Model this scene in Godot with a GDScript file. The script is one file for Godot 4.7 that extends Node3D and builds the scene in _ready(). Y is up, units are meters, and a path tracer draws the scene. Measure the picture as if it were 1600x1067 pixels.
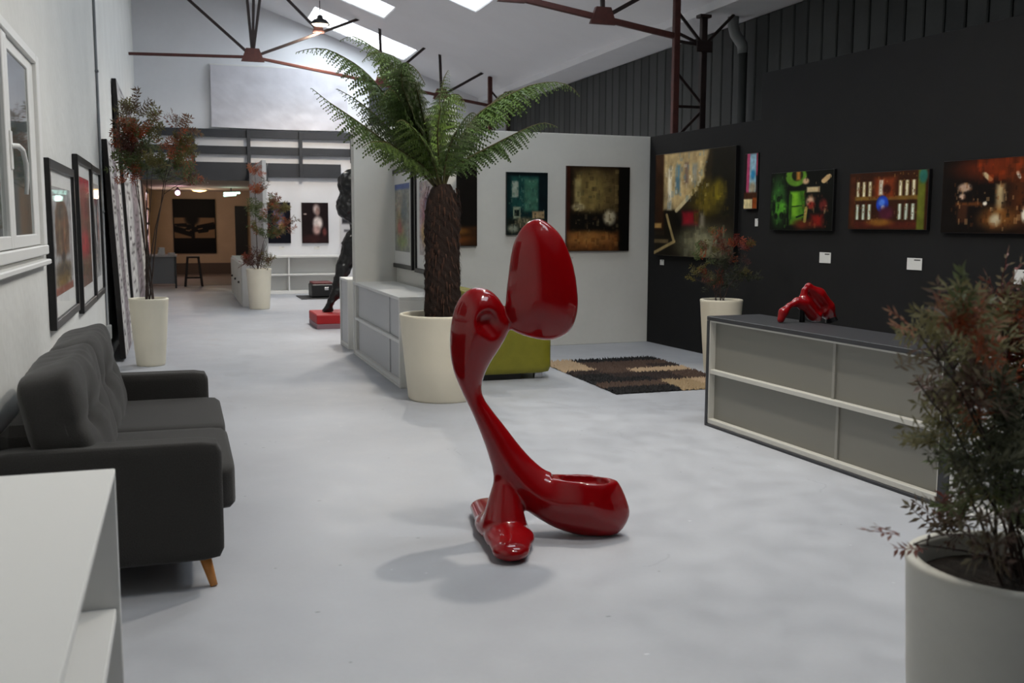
extends Node3D
# An art gallery in an old industrial hall: white left wall, pitched ceiling with roof lights, dark panels on the right.
# World: y up, metres. The hall runs towards -z; the camera stands at x = 0, z = 0, 1.5 m above the floor.

const FOCAL := 1580.0            # pixels, for a 1600 x 1067 picture
const YAW := 18.15
const PITCH := 6.7
const ROLL := 0.187
const EYE := Vector3(0, 1.5, 0)
const PANEL_TURN := 3.53         # degrees that the gallery's partitions stand off the hall's axis
const WALL_X := -0.75

var cam_r: Vector3
var cam_u: Vector3
var cam_f: Vector3
var taken := {}
var boxes := {}
var M := {}
var rng := RandomNumberGenerator.new()

func _ready():
	set_view()
	set_light()
	make_materials()
	build_shell()
	build_roof_steel()
	build_partitions()
	build_far_end()
	build_left_side()
	build_sofa()
	build_cabinets()
	build_red_sculpture()
	build_planters()
	build_small_things()

# ---------------------------------------------------------------- camera and light
func set_view():
	var yaw := deg_to_rad(YAW)
	var pitch := deg_to_rad(PITCH)
	var roll := deg_to_rad(ROLL)
	cam_f = Vector3(sin(yaw) * cos(pitch), -sin(pitch), -cos(yaw) * cos(pitch))
	var r := Vector3(cos(yaw), 0, sin(yaw))
	var u := r.cross(cam_f)
	cam_r = r * cos(roll) + u * sin(roll)
	cam_u = u * cos(roll) - r * sin(roll)
	var cam := Camera3D.new()
	cam.name = "camera"
	cam.fov = rad_to_deg(2.0 * atan(533.5 / FOCAL))
	cam.near = 0.05
	cam.far = 200.0
	add_child(cam)
	cam.transform = Transform3D(Basis(cam_r, cam_u, -cam_f), EYE)
	cam.current = true
	var lens := CameraAttributesPhysical.new()
	lens.frustum_focal_length = 12.0 * FOCAL / 533.5
	lens.frustum_focus_distance = 7.0
	lens.frustum_near = 0.05
	lens.frustum_far = 200.0
	lens.exposure_aperture = 4.0
	cam.attributes = lens

func set_light():
	var e := Environment.new()
	e.background_mode = Environment.BG_SKY
	var sm := ProceduralSkyMaterial.new()
	sm.sky_top_color = Color(0.62, 0.66, 0.70)
	sm.sky_horizon_color = Color(0.74, 0.76, 0.78)
	sm.ground_bottom_color = Color(0.30, 0.31, 0.30)
	sm.ground_horizon_color = Color(0.55, 0.56, 0.56)
	sm.sun_angle_max = 0.0
	sm.sky_energy_multiplier = 0.4
	var sky := Sky.new()
	sky.sky_material = sm
	e.sky = sky
	e.tonemap_mode = Environment.TONE_MAPPER_LINEAR
	e.tonemap_exposure = 1.22
	e.sdfgi_enabled = true
	e.ssao_enabled = true
	e.ssil_enabled = true
	var we := WorldEnvironment.new()
	we.name = "world_environment"
	we.environment = e
	add_child(we)

# ---------------------------------------------------------------- from the photograph's pixels to places
func ray(x: float, y: float) -> Vector3:
	return cam_f + cam_r * ((x - 800.0) / FOCAL) - cam_u * ((y - 533.5) / FOCAL)

func on_floor(x: float, y: float, h := 0.0) -> Vector3:
	var d := ray(x, y)
	return EYE + d * ((h - EYE.y) / d.y)

func at_z(x: float, y: float, z: float) -> Vector3:
	var d := ray(x, y)
	return EYE + d * (z / d.z)

# ---------------------------------------------------------------- nodes
func numbered(called: String) -> String:
	var n: int = taken.get(called, -1) + 1
	taken[called] = n
	return called if n == 0 else "%s_%03d" % [called, n]

func thing(called: String, label: String, category: String, at := Vector3.ZERO, turn := 0.0, group := "") -> Node3D:
	var o := Node3D.new()
	o.name = numbered(called)
	add_child(o, true)
	o.transform = Transform3D(Basis(Vector3.UP, turn), at)
	tag(o, label, category, group)
	return o

func tag(o: Node, label: String, category: String, group := ""):
	o.set_meta("label", label)
	o.set_meta("category", category)
	if group != "":
		o.set_meta("group", group)

# A mesh under its thing (or a piece under its part); the place is given in the world.
func part(owner_: Node3D, called: String, mesh: Mesh, mat: Material, place := Transform3D.IDENTITY) -> MeshInstance3D:
	var o := MeshInstance3D.new()
	o.mesh = mesh
	o.material_override = mat
	o.name = called
	owner_.add_child(o, true)
	o.transform = world_of(owner_).affine_inverse() * place
	return o

func world_of(n: Node3D) -> Transform3D:
	var t := Transform3D.IDENTITY
	var k: Node = n
	while k != self and k is Node3D:
		t = k.transform * t
		k = k.get_parent()
	return t

func single(called: String, label: String, category: String, mesh: Mesh, mat: Material, place := Transform3D.IDENTITY, group := "") -> MeshInstance3D:
	var o := part(self, numbered(called), mesh, mat, place)
	tag(o, label, category, group)
	return o

func struct(called: String, mesh: Mesh, mat: Material, place := Transform3D.IDENTITY) -> MeshInstance3D:
	var o := part(self, called, mesh, mat, place)
	o.set_meta("kind", "structure")
	o.set_meta("label", called.replace("_", " ") + " of the gallery hall")
	return o

func struct_node(called: String, label: String, at: Vector3) -> Node3D:
	var o := Node3D.new()
	o.name = called
	add_child(o, true)
	o.position = at
	o.set_meta("kind", "structure")
	o.set_meta("label", label)
	return o

# ---------------------------------------------------------------- shapes
func place(p: Vector3, turn := 0.0) -> Transform3D:
	return Transform3D(Basis(Vector3.UP, turn), p)

func new_st() -> SurfaceTool:
	var st := SurfaceTool.new()
	st.begin(Mesh.PRIMITIVE_TRIANGLES)
	return st

# A flat convex face, turned to look away from "inside".
func face(st: SurfaceTool, pts: Array, inside: Vector3):
	var n: Vector3 = (pts[1] - pts[0]).cross(pts[2] - pts[0])
	var c := Vector3.ZERO
	for p in pts:
		c += p
	c /= pts.size()
	var back: bool = n.dot(c - inside) < 0.0
	n = n.normalized() * (-1.0 if back else 1.0)
	for k in range(1, pts.size() - 1):
		var tri := [pts[0], pts[k + 1], pts[k]] if not back else [pts[0], pts[k], pts[k + 1]]
		for p in tri:
			st.set_normal(n)
			st.add_vertex(p)

func add_box(st: SurfaceTool, centre: Vector3, size: Vector3, bevel := 0.0, basis := Basis.IDENTITY):
	var h := size * 0.5
	var b := minf(bevel, minf(h.x, minf(h.y, h.z)) * 0.9)
	var v := {}
	for sx in [-1, 1]:
		for sy in [-1, 1]:
			for sz in [-1, 1]:
				var s := Vector3(sx, sy, sz)
				for k in 3:
					var p := Vector3(sx * (h.x - b), sy * (h.y - b), sz * (h.z - b))
					p[k] = s[k] * h[k]
					v[[sx, sy, sz, k]] = centre + basis * p
	for k in 3:
		var i := (k + 1) % 3
		var j := (k + 2) % 3
		for s in [-1, 1]:
			var ring := []
			for q in [[-1, -1], [1, -1], [1, 1], [-1, 1]]:
				var key := [0, 0, 0, k]
				key[k] = s
				key[i] = q[0]
				key[j] = q[1]
				ring.append(v[key])
			face(st, ring, centre)
		if b > 0.0:
			for si in [-1, 1]:
				for sj in [-1, 1]:
					var e0 := [0, 0, 0, i]
					var e1 := [0, 0, 0, j]
					e0[i] = si
					e0[j] = sj
					e1[i] = si
					e1[j] = sj
					var a0 := e0.duplicate()
					var a1 := e1.duplicate()
					e0[k] = -1
					e1[k] = -1
					a0[k] = 1
					a1[k] = 1
					face(st, [v[e0], v[e1], v[a1], v[a0]], centre)
	if b > 0.0:
		for sx in [-1, 1]:
			for sy in [-1, 1]:
				for sz in [-1, 1]:
					face(st, [v[[sx, sy, sz, 0]], v[[sx, sy, sz, 1]], v[[sx, sy, sz, 2]]], centre)

func box(size: Vector3, bevel := 0.0) -> Mesh:
	var key := "%.4f_%.4f_%.4f_%.4f" % [size.x, size.y, size.z, bevel]
	if not boxes.has(key):
		var st := new_st()
		add_box(st, Vector3.ZERO, size, bevel)
		boxes[key] = st.commit()
	return boxes[key]

# A box between two corners.
func span(a: Vector3, b: Vector3) -> Array:
	return [(b - a).abs(), (a + b) * 0.5]

func box_part(owner_: Node3D, called: String, a: Vector3, b: Vector3, mat: Material, bevel := 0.0, frame := Transform3D.IDENTITY) -> MeshInstance3D:
	var s := span(a, b)
	return part(owner_, called, box(s[0], bevel), mat, frame * Transform3D(Basis.IDENTITY, s[1]))

# A straight bar of rectangular section between two points.
func bar_place(a: Vector3, b: Vector3, side := Vector3.BACK) -> Transform3D:
	var y := (b - a).normalized()
	var z := (side - y * side.dot(y)).normalized()
	return Transform3D(Basis(y.cross(z), y, z), (a + b) * 0.5)

func bar(owner_: Node3D, called: String, a: Vector3, b: Vector3, w: float, d: float, mat: Material, side := Vector3.BACK) -> MeshInstance3D:
	return part(owner_, called, box(Vector3(w, a.distance_to(b), d), minf(w, d) * 0.12), mat, bar_place(a, b, side))

func lathe(profile: Array, seg := 32, st: SurfaceTool = null) -> Mesh:
	var own := st == null
	if own:
		st = new_st()
	var n := profile.size()
	for i in n - 1:
		var p: Vector2 = profile[i]
		var q: Vector2 = profile[i + 1]
		for k in seg:
			var a := TAU * k / seg
			var b := TAU * (k + 1) / seg
			var v := [Vector3(p.x * cos(a), p.y, p.x * sin(a)), Vector3(p.x * cos(b), p.y, p.x * sin(b)), Vector3(q.x * cos(b), q.y, q.x * sin(b)), Vector3(q.x * cos(a), q.y, q.x * sin(a))]
			for t in [[0, 1, 2], [0, 2, 3]]:
				for m in t:
					st.add_vertex(v[m])
	if own:
		st.generate_normals()
		return st.commit()
	return null

func add_tube(st: SurfaceTool, pts: Array, radii: Array, seg := 7):
	var rings := []
	var side := Vector3(0.31, 0.22, 0.92)
	for i in pts.size():
		var t: Vector3 = (pts[mini(i + 1, pts.size() - 1)] - pts[maxi(i - 1, 0)]).normalized()
		side = (side - t * side.dot(t)).normalized()
		var up := t.cross(side)
		var ring := []
		for k in seg:
			var a := TAU * k / seg
			ring.append(pts[i] + (side * cos(a) + up * sin(a)) * radii[i])
		rings.append(ring)
	for i in pts.size() - 1:
		for k in seg:
			var m := (k + 1) % seg
			for v in [rings[i][k], rings[i][m], rings[i + 1][m], rings[i][k], rings[i + 1][m], rings[i + 1][k]]:
				st.add_vertex(v)
	for e in [0, pts.size() - 1]:
		for k in range(1, seg - 1):
			for v in [rings[e][0], rings[e][k], rings[e][k + 1]]:
				st.add_vertex(v)

func tube(pts: Array, radii: Array, seg := 7) -> Mesh:
	var st := new_st()
	add_tube(st, pts, radii, seg)
	st.generate_normals()
	return st.commit()

# A sheet with its picture the right way up, facing +z.
func sheet(w: float, h: float) -> Mesh:
	var key := "sheet_%.3f_%.3f" % [w, h]
	if not boxes.has(key):
		var st := new_st()
		var p := [Vector3(-w, -h, 0) * 0.5, Vector3(w, -h, 0) * 0.5, Vector3(w, h, 0) * 0.5, Vector3(-w, h, 0) * 0.5]
		var t := [Vector2(0, 1), Vector2(1, 1), Vector2(1, 0), Vector2(0, 0)]
		for k in [0, 2, 1, 0, 3, 2]:
			st.set_normal(Vector3.BACK)
			st.set_uv(t[k])
			st.add_vertex(p[k])
		boxes[key] = st.commit()
	return boxes[key]

# A soft cushion: a rounded block whose faces bulge, with buttons pulled into its +z face.
func cushion(size: Vector3, power := 5.0, tufts := [], n := 18, bulge := 0.0) -> Mesh:
	var st := new_st()
	var h := size * 0.5
	var crease := FastNoiseLite.new()
	crease.seed = 8
	crease.frequency = 4.0
	crease.fractal_octaves = 2
	var shape := func(p: Vector3) -> Vector3:
		var s := pow(pow(absf(p.x), power) + pow(absf(p.y), power) + pow(absf(p.z), power), -1.0 / power)
		var q := p * s
		var r := q * h
		r.z += bulge * signf(q.z) * maxf(0.0, 1.0 - q.x * q.x) * maxf(0.0, 1.0 - q.y * q.y) * absf(q.z)
		if tufts.size() > 0:
			r += q.normalized() * 0.012 * crease.get_noise_3dv(r)
		if q.z > 0.3:
			for t in tufts:
				var d := Vector2(r.x - t.x, r.y - t.y)
				r.z -= t.z * (0.65 * exp(-d.length_squared() / 0.0022) + 0.5 * exp(-d.length_squared() / 0.018))
				r.z -= t.z * 0.28 * exp(-d.y * d.y / 0.0016) * exp(-d.x * d.x / 0.10)
		return r
	for k in 3:
		var i := (k + 1) % 3
		var j := (k + 2) % 3
		for s in [-1.0, 1.0]:
			var grid := []
			for a in n + 1:
				var row := []
				for b in n + 1:
					var p := Vector3.ZERO
					p[k] = s
					p[i] = tan((2.0 * a / n - 1.0) * PI / 4)
					p[j] = tan((2.0 * b / n - 1.0) * PI / 4)
					row.append(shape.call(p).snapped(Vector3.ONE * 0.00001))
				grid.append(row)
			for a in n:
				for b in n:
					var q := [grid[a][b], grid[a + 1][b], grid[a + 1][b + 1], grid[a][b + 1]]
					var order := [0, 2, 1, 0, 3, 2] if s > 0 else [0, 1, 2, 0, 2, 3]
					for m in order:
						st.add_vertex(q[m])
	st.generate_normals()
	return st.commit()

# ---------------------------------------------------------------- blended solids: tapered capsules joined by a smooth minimum, meshed as surface nets
# A solid is [a, b, radius at a, radius at b, flatten axis, flatten factor, blend, sign]
func capsule(a: Vector3, b: Vector3, ra: float, rb: float, blend := 0.02, axis := Vector3.ZERO, flat := 1.0, cut := false) -> Array:
	return [a, b - a, ra, rb, axis, flat, blend, cut, maxf((b - a).length_squared(), 1e-9)]

func field(solids: Array, p: Vector3) -> float:
	var d := 10.0
	for s in solids:
		var q: Vector3 = p - s[0]
		var t: float = clampf(q.dot(s[1]) / s[8], 0.0, 1.0)
		var w: Vector3 = q - s[1] * t
		if s[5] != 1.0:
			w += s[4] * (w.dot(s[4]) * (1.0 / s[5] - 1.0))
		var e: float = w.length() - lerpf(s[2], s[3], t)
		var k: float = s[6]
		if s[7]:
			var h := clampf(0.5 - 0.5 * (d + e) / k, 0.0, 1.0)
			d = lerpf(d, -e, h) + k * h * (1.0 - h)
		else:
			var h := clampf(0.5 + 0.5 * (d - e) / k, 0.0, 1.0)
			d = lerpf(d, e, h) - k * h * (1.0 - h)
	return d

func solid_mesh(solids: Array, lo: Vector3, hi: Vector3, cell: float, flat_floor := -100.0, rough := 0.0) -> Mesh:
	var noise := FastNoiseLite.new()
	noise.seed = 5
	noise.frequency = 9.0
	noise.fractal_octaves = 3
	var f := func(p: Vector3) -> float:
		var d := field(solids, p)
		if rough > 0.0:
			d += noise.get_noise_3dv(p) * rough
		return maxf(d, flat_floor - p.y)
	return net(f, lo, hi, cell, 1.9)

# Surface nets over the blocks that the surface may cross.
func net(f: Callable, lo: Vector3, hi: Vector3, cell: float, reach: float) -> Mesh:
	var B := 6
	var nb := Vector3i(((hi - lo) / (cell * B)).ceil())
	var values := {}
	var cells := {}
	var verts := PackedVector3Array()
	var live := []
	for bx in nb.x:
		for by in nb.y:
			for bz in nb.z:
				var c := lo + (Vector3(bx, by, bz) + Vector3.ONE * 0.5) * cell * B
				if absf(f.call(c)) < cell * B * reach:
					live.append(Vector3i(bx, by, bz) * B)
	for o in live:
		for x in B + 1:
			for y in B + 1:
				for z in B + 1:
					var k: Vector3i = o + Vector3i(x, y, z)
					if not values.has(k):
						values[k] = f.call(lo + Vector3(k) * cell)
	var corner := [Vector3i(0, 0, 0), Vector3i(1, 0, 0), Vector3i(0, 1, 0), Vector3i(1, 1, 0), Vector3i(0, 0, 1), Vector3i(1, 0, 1), Vector3i(0, 1, 1), Vector3i(1, 1, 1)]
	var edge := [[0, 1], [2, 3], [4, 5], [6, 7], [0, 2], [1, 3], [4, 6], [5, 7], [0, 4], [1, 5], [2, 6], [3, 7]]
	for o in live:
		for x in B:
			for y in B:
				for z in B:
					var k: Vector3i = o + Vector3i(x, y, z)
					var v := []
					var inside := 0
					for c in corner:
						var d: float = values[k + c]
						v.append(d)
						inside += 1 if d < 0.0 else 0
					if inside == 0 or inside == 8:
						continue
					var sum := Vector3.ZERO
					var n := 0
					for e in edge:
						var a: float = v[e[0]]
						var b: float = v[e[1]]
						if (a < 0.0) != (b < 0.0):
							sum += Vector3(corner[e[0]]).lerp(Vector3(corner[e[1]]), a / (a - b))
							n += 1
					cells[k] = verts.size()
					verts.append(lo + (Vector3(k) + sum / n) * cell)
	var index := PackedInt32Array()
	for k in cells:
		for axis in 3:
			var u := Vector3i.ZERO
			u[axis] = 1
			if not values.has(k + u):
				continue
			var a: float = values[k]
			var b: float = values[k + u]
			if (a < 0.0) == (b < 0.0):
				continue
			var i := Vector3i.ZERO
			var j := Vector3i.ZERO
			i[(axis + 1) % 3] = 1
			j[(axis + 2) % 3] = 1
			if not (cells.has(k - i) and cells.has(k - j) and cells.has(k - i - j)):
				continue
			var q := [cells[k], cells[k - i], cells[k - i - j], cells[k - j]]
			if a > 0.0:
				q.reverse()
			for m in [0, 2, 1, 0, 3, 2]:
				index.append(q[m])
	var normals := PackedVector3Array()
	var h := cell * 0.6
	for p in verts:
		normals.append(Vector3(f.call(p + Vector3(h, 0, 0)) - f.call(p - Vector3(h, 0, 0)), f.call(p + Vector3(0, h, 0)) - f.call(p - Vector3(0, h, 0)), f.call(p + Vector3(0, 0, h)) - f.call(p - Vector3(0, 0, h))).normalized())
	var arrays := []
	arrays.resize(Mesh.ARRAY_MAX)
	arrays[Mesh.ARRAY_VERTEX] = verts
	arrays[Mesh.ARRAY_NORMAL] = normals
	arrays[Mesh.ARRAY_INDEX] = index
	var m := ArrayMesh.new()
	m.add_surface_from_arrays(Mesh.PRIMITIVE_TRIANGLES, arrays)
	return m

# ---------------------------------------------------------------- materials
func plain(color: Color, rough := 0.6, metal := 0.0, specular := 0.5) -> StandardMaterial3D:
	var m := StandardMaterial3D.new()
	m.albedo_color = color
	m.roughness = rough
	m.metallic = metal
	m.metallic_specular = specular
	return m

func noise_image(size: int, freq: float, seed_: int, octaves := 4) -> Image:
	var n := FastNoiseLite.new()
	n.seed = seed_
	n.frequency = freq
	n.fractal_octaves = octaves
	return n.get_seamless_image(size, size)

# A colour mottled by two noises, laid on by world position.
func mottled(a: Color, b: Color, rough: float, scale: float, seed_: int, relief := 0.0, freq := 0.012) -> StandardMaterial3D:
	var coarse := noise_image(256, freq, seed_)
	var fine := noise_image(256, 0.11, seed_ + 1, 2)
	var img := Image.create(256, 256, false, Image.FORMAT_RGB8)
	for y in 256:
		for x in 256:
			img.set_pixel(x, y, a.lerp(b, clampf(coarse.get_pixel(x, y).r * 0.75 + fine.get_pixel(x, y).r * 0.25, 0.0, 1.0)))
	var m := plain(Color.WHITE, rough)
	m.albedo_texture = ImageTexture.create_from_image(img)
	m.uv1_triplanar = true
	m.uv1_world_triplanar = true
	m.uv1_scale = Vector3.ONE * scale
	if relief > 0.0:
		fine.convert(Image.FORMAT_L8)
		m.heightmap_enabled = true
		m.heightmap_scale = relief
		m.heightmap_texture = ImageTexture.create_from_image(fine)
	return m

func glow(color: Color, energy: float) -> StandardMaterial3D:
	var m := plain(color, 0.5)
	m.emission_enabled = true
	m.emission = color
	m.emission_energy_multiplier = energy
	return m

func glass(color: Color, alpha: float) -> StandardMaterial3D:
	var m := plain(Color(color.r, color.g, color.b, alpha), 0.03)
	m.transparency = BaseMaterial3D.TRANSPARENCY_ALPHA
	return m

func make_materials():
	M.wall = mottled(Color(0.83, 0.83, 0.815), Color(0.88, 0.88, 0.865), 0.8, 0.35, 11, 0.25)
	M.gable = mottled(Color(0.85, 0.855, 0.87), Color(0.88, 0.885, 0.90), 0.85, 0.3, 12)
	M.ceiling = mottled(Color(0.89, 0.89, 0.90), Color(0.92, 0.92, 0.93), 0.9, 0.25, 13)
	M.floor = floor_material()
	M.partition = mottled(Color(0.83, 0.825, 0.80), Color(0.87, 0.865, 0.84), 0.85, 0.4, 14)
	M.dark = mottled(Color(0.112, 0.112, 0.114), Color(0.127, 0.127, 0.13), 0.8, 0.5, 15)
	M.dark.metallic_specular = 0.3
	M.clad = mottled(Color(0.175, 0.185, 0.18), Color(0.21, 0.22, 0.215), 0.6, 0.7, 16)
	M.clad_pan = mottled(Color(0.15, 0.16, 0.157), Color(0.18, 0.19, 0.187), 0.65, 0.7, 17)
	M.white = plain(Color(0.89, 0.89, 0.88), 0.45)
	M.back_wall = plain(Color(0.30, 0.30, 0.31), 0.8)
	M.white_back = plain(Color(0.78, 0.775, 0.745), 0.5)
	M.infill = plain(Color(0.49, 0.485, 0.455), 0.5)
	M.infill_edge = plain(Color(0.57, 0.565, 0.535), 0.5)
	M.infill_white = plain(Color(0.78, 0.785, 0.79), 0.5)
	M.offwhite = plain(Color(0.84, 0.81, 0.74), 0.55)
	M.black = plain(Color(0.045, 0.045, 0.05), 0.45)
	M.black_frame = plain(Color(0.06, 0.06, 0.065), 0.35)
	M.rail = mottled(Color(0.16, 0.17, 0.19), Color(0.19, 0.20, 0.22), 0.6, 0.8, 18)
	M.steel = mottled(Color(0.26, 0.12, 0.10), Color(0.34, 0.165, 0.14), 0.6, 2.5, 19)
	M.steel_dark = mottled(Color(0.12, 0.075, 0.065), Color(0.17, 0.10, 0.09), 0.6, 2.5, 20)
	M.pot_grey = mottled(Color(0.78, 0.775, 0.74), Color(0.82, 0.815, 0.78), 0.6, 1.2, 28)
	M.pot = mottled(Color(0.90, 0.87, 0.79), Color(0.93, 0.90, 0.82), 0.6, 1.2, 21)
	M.soil = mottled(Color(0.10, 0.075, 0.05), Color(0.20, 0.15, 0.10), 0.95, 6.0, 22, 1.5)
	M.beige = mottled(Color(0.62, 0.545, 0.45), Color(0.67, 0.59, 0.49), 0.85, 0.5, 23)
	M.far_floor = mottled(Color(0.34, 0.31, 0.29), Color(0.42, 0.38, 0.35), 0.6, 0.7, 24)
	M.card = plain(Color(0.86, 0.86, 0.85), 0.7)
	M.ink = plain(Color(0.30, 0.30, 0.30), 0.8)
	M.red = plain(Color(0.52, 0.010, 0.035), 0.3, 0.0, 0.15)
	M.red.clearcoat_enabled = true
	M.red.clearcoat = 1.0
	M.red.clearcoat_roughness = 0.06
	M.fabric = mottled(Color(0.15, 0.145, 0.14), Color(0.20, 0.195, 0.185), 0.95, 5.0, 25, 0.12, 0.08)
	M.fabric.rim_enabled = true
	M.fabric.rim = 0.25
	M.cabinet_dark = plain(Color(0.185, 0.19, 0.205), 0.5)
	M.wood = mottled(Color(0.70, 0.45, 0.20), Color(0.80, 0.54, 0.27), 0.5, 6.0, 26)
	M.green = mottled(Color(0.47, 0.455, 0.10), Color(0.52, 0.505, 0.125), 0.45, 2.0, 27)
	M.pane = glass(Color(0.42, 0.46, 0.45), 0.45)
	M.picture_glass = glass(Color(1, 1, 1), 0.03)
	M.picture_glass.metallic_specular = 0.17
	M.chrome = plain(Color(0.75, 0.75, 0.76), 0.25, 1.0)

func floor_material() -> StandardMaterial3D:
	var coarse := noise_image(512, 0.006, 31, 5)
	var mid := noise_image(512, 0.03, 32, 4)
	var fine := noise_image(512, 0.25, 33, 2)
	var img := Image.create(512, 512, false, Image.FORMAT_RGB8)
	var a := Color(0.65, 0.66, 0.685)
	var b := Color(0.74, 0.75, 0.772)
	for y in 512:
		for x in 512:
			var c := a.lerp(b, clampf(coarse.get_pixel(x, y).r * 0.55 + mid.get_pixel(x, y).r * 0.35 + fine.get_pixel(x, y).r * 0.10, 0.0, 1.0))
			img.set_pixel(x, y, c)
	var r := RandomNumberGenerator.new()
	r.seed = 34
	for k in 70:                                  # specks and scuffs in the paint
		var p := Vector2i(r.randi_range(2, 508), r.randi_range(2, 508))
		var c := Color(0.50, 0.51, 0.53) if r.randf() < 0.7 else Color(0.82, 0.83, 0.85)
		img.set_pixel(p.x, p.y, c)
		if r.randf() < 0.3:
			img.set_pixel(p.x + 1, p.y, c)
	for k in 9:                                   # fine hair cracks
		var p := Vector2(r.randf_range(40, 470), r.randf_range(40, 470))
		var dir := r.randf() * TAU
		for s in r.randi_range(20, 60):
			dir += r.randf_range(-0.25, 0.25)
			p += Vector2(cos(dir), sin(dir)) * 0.8
			var q := Vector2i(posmod(int(p.x), 512), posmod(int(p.y), 512))
			img.set_pixel(q.x, q.y, img.get_pixel(q.x, q.y).lerp(Color(0.60, 0.61, 0.64), 0.35))
	var m := plain(Color.WHITE, 0.42)
	m.albedo_texture = ImageTexture.create_from_image(img)
	m.uv1_triplanar = true
	m.uv1_world_triplanar = true
	m.uv1_scale = Vector3.ONE * 0.22
	var rough := Image.create(512, 512, false, Image.FORMAT_L8)
	for y in 512:
		for x in 512:
			var v := 0.36 + 0.28 * mid.get_pixel(x, y).r
			rough.set_pixel(x, y, Color(v, v, v))
	m.roughness = 1.0
	m.roughness_texture = ImageTexture.create_from_image(rough)
	return m

# ---------------------------------------------------------------- prints: soft blots, bars and grain on a flat sheet
# ["e", x, y, rx, ry, colour, softness] an ellipse; ["r", x, y, w, h, colour, softness] a rectangle; ["l", x0, y0, x1, y1, colour, width] a stroke; ["n", amount, frequency] grain; ["s", ...] a scatter. All in fractions of the sheet.
func print_material(w: int, h: int, base: String, ops: Array, seed_ := 1, rough := 0.55) -> StandardMaterial3D:
	var img := Image.create(w, h, false, Image.FORMAT_RGB8)
	img.fill(Color(base))
	var noise := FastNoiseLite.new()
	noise.seed = seed_
	for o in ops:
		if o[0] == "n":
			noise.frequency = o[2]
			for y in h:
				for x in w:
					var c := img.get_pixel(x, y)
					var v: float = 1.0 + noise.get_noise_2d(x, y) * o[1]
					img.set_pixel(x, y, Color(c.r * v, c.g * v, c.b * v))
			continue
		if o[0] == "s":                               # a scatter of small marks: x, y, w, h, colours, how many, how large
			var r := RandomNumberGenerator.new()
			r.seed = seed_
			for k in o[6]:
				var c := Color(o[5][r.randi_range(0, o[5].size() - 1)])
				var cx := int((o[1] + r.randf() * o[3]) * w)
				var cy := int((o[2] + r.randf() * o[4]) * h)
				var rx := maxi(1, int(r.randf_range(0.3, 1.0) * o[7] * w))
				var ry := maxi(1, int(r.randf_range(0.5, 1.6) * o[7] * w))
				for y in range(maxi(0, cy - ry), mini(h, cy + ry)):
					for x in range(maxi(0, cx - rx), mini(w, cx + rx)):
						img.set_pixel(x, y, img.get_pixel(x, y).lerp(c, 0.4))
			continue
		var col := Color(o[5])
		var x0: float
		var x1: float
		var y0: float
		var y1: float
		var soft: float = o[6]
		if o[0] == "e":
			x0 = o[1] - o[3] * (1.0 + soft)
			x1 = o[1] + o[3] * (1.0 + soft)
			y0 = o[2] - o[4] * (1.0 + soft)
			y1 = o[2] + o[4] * (1.0 + soft)
		elif o[0] == "r":
			x0 = o[1] - soft
			x1 = o[1] + o[3] + soft
			y0 = o[2] - soft
			y1 = o[2] + o[4] + soft
		else:
			x0 = minf(o[1], o[3]) - soft
			x1 = maxf(o[1], o[3]) + soft
			y0 = minf(o[2], o[4]) - soft
			y1 = maxf(o[2], o[4]) + soft
		for y in range(clampi(int(y0 * h), 0, h), clampi(int(y1 * h) + 1, 0, h)):
			for x in range(clampi(int(x0 * w), 0, w), clampi(int(x1 * w) + 1, 0, w)):
				var u := (x + 0.5) / w
				var v := (y + 0.5) / h
				var k := 0.0
				if o[0] == "e":
					var d := Vector2((u - o[1]) / o[3], (v - o[2]) / o[4]).length()
					k = 1.0 - smoothstep(1.0 - soft, 1.0 + soft, d)
				elif o[0] == "r":
					var dx := minf(u - o[1], o[1] + o[3] - u)
					var dy := minf(v - o[2], o[2] + o[4] - v)
					k = smoothstep(-soft, soft + 0.0001, minf(dx, dy))
				else:
					var a := Vector2(o[1], o[2])
					var ab := Vector2(o[3], o[4]) - a
					var p := Vector2(u, v) - a
					var t := clampf(p.dot(ab) / maxf(ab.length_squared(), 1e-6), 0.0, 1.0)
					k = 1.0 - smoothstep(soft * 0.6, soft, (p - ab * t).length())
				if k > 0.0:
					img.set_pixel(x, y, img.get_pixel(x, y).lerp(Color(col.r, col.g, col.b), k * col.a))
	var m := plain(Color.WHITE, rough, 0.0, 0.25)
	m.albedo_texture = ImageTexture.create_from_image(img)
	return m

# ---------------------------------------------------------------- the hall
const SKY_L := 1.2               # strength of the daylight in each roof light
const LAMP_E := 6.5              # strength of each pendant lamp
const ROOF_LIGHTS := [[-21.4, -20.1, 2.6, 4.6], [-18.85, -17.8, 1.7, 3.7], [-16.1, -15.0, 2.6, 4.65], [-13.5, -12.4, 1.7, 3.7], [-10.9, -9.8, 2.6, 4.65], [-8.2, -7.1, 1.7, 3.7], [-5.5, -4.4, 2.6, 4.65], [-2.9, -1.8, 1.7, 3.7]]

func ceil_y(x: float) -> float:
	return 5.3 - 0.355 * (x - 3.4)

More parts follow.
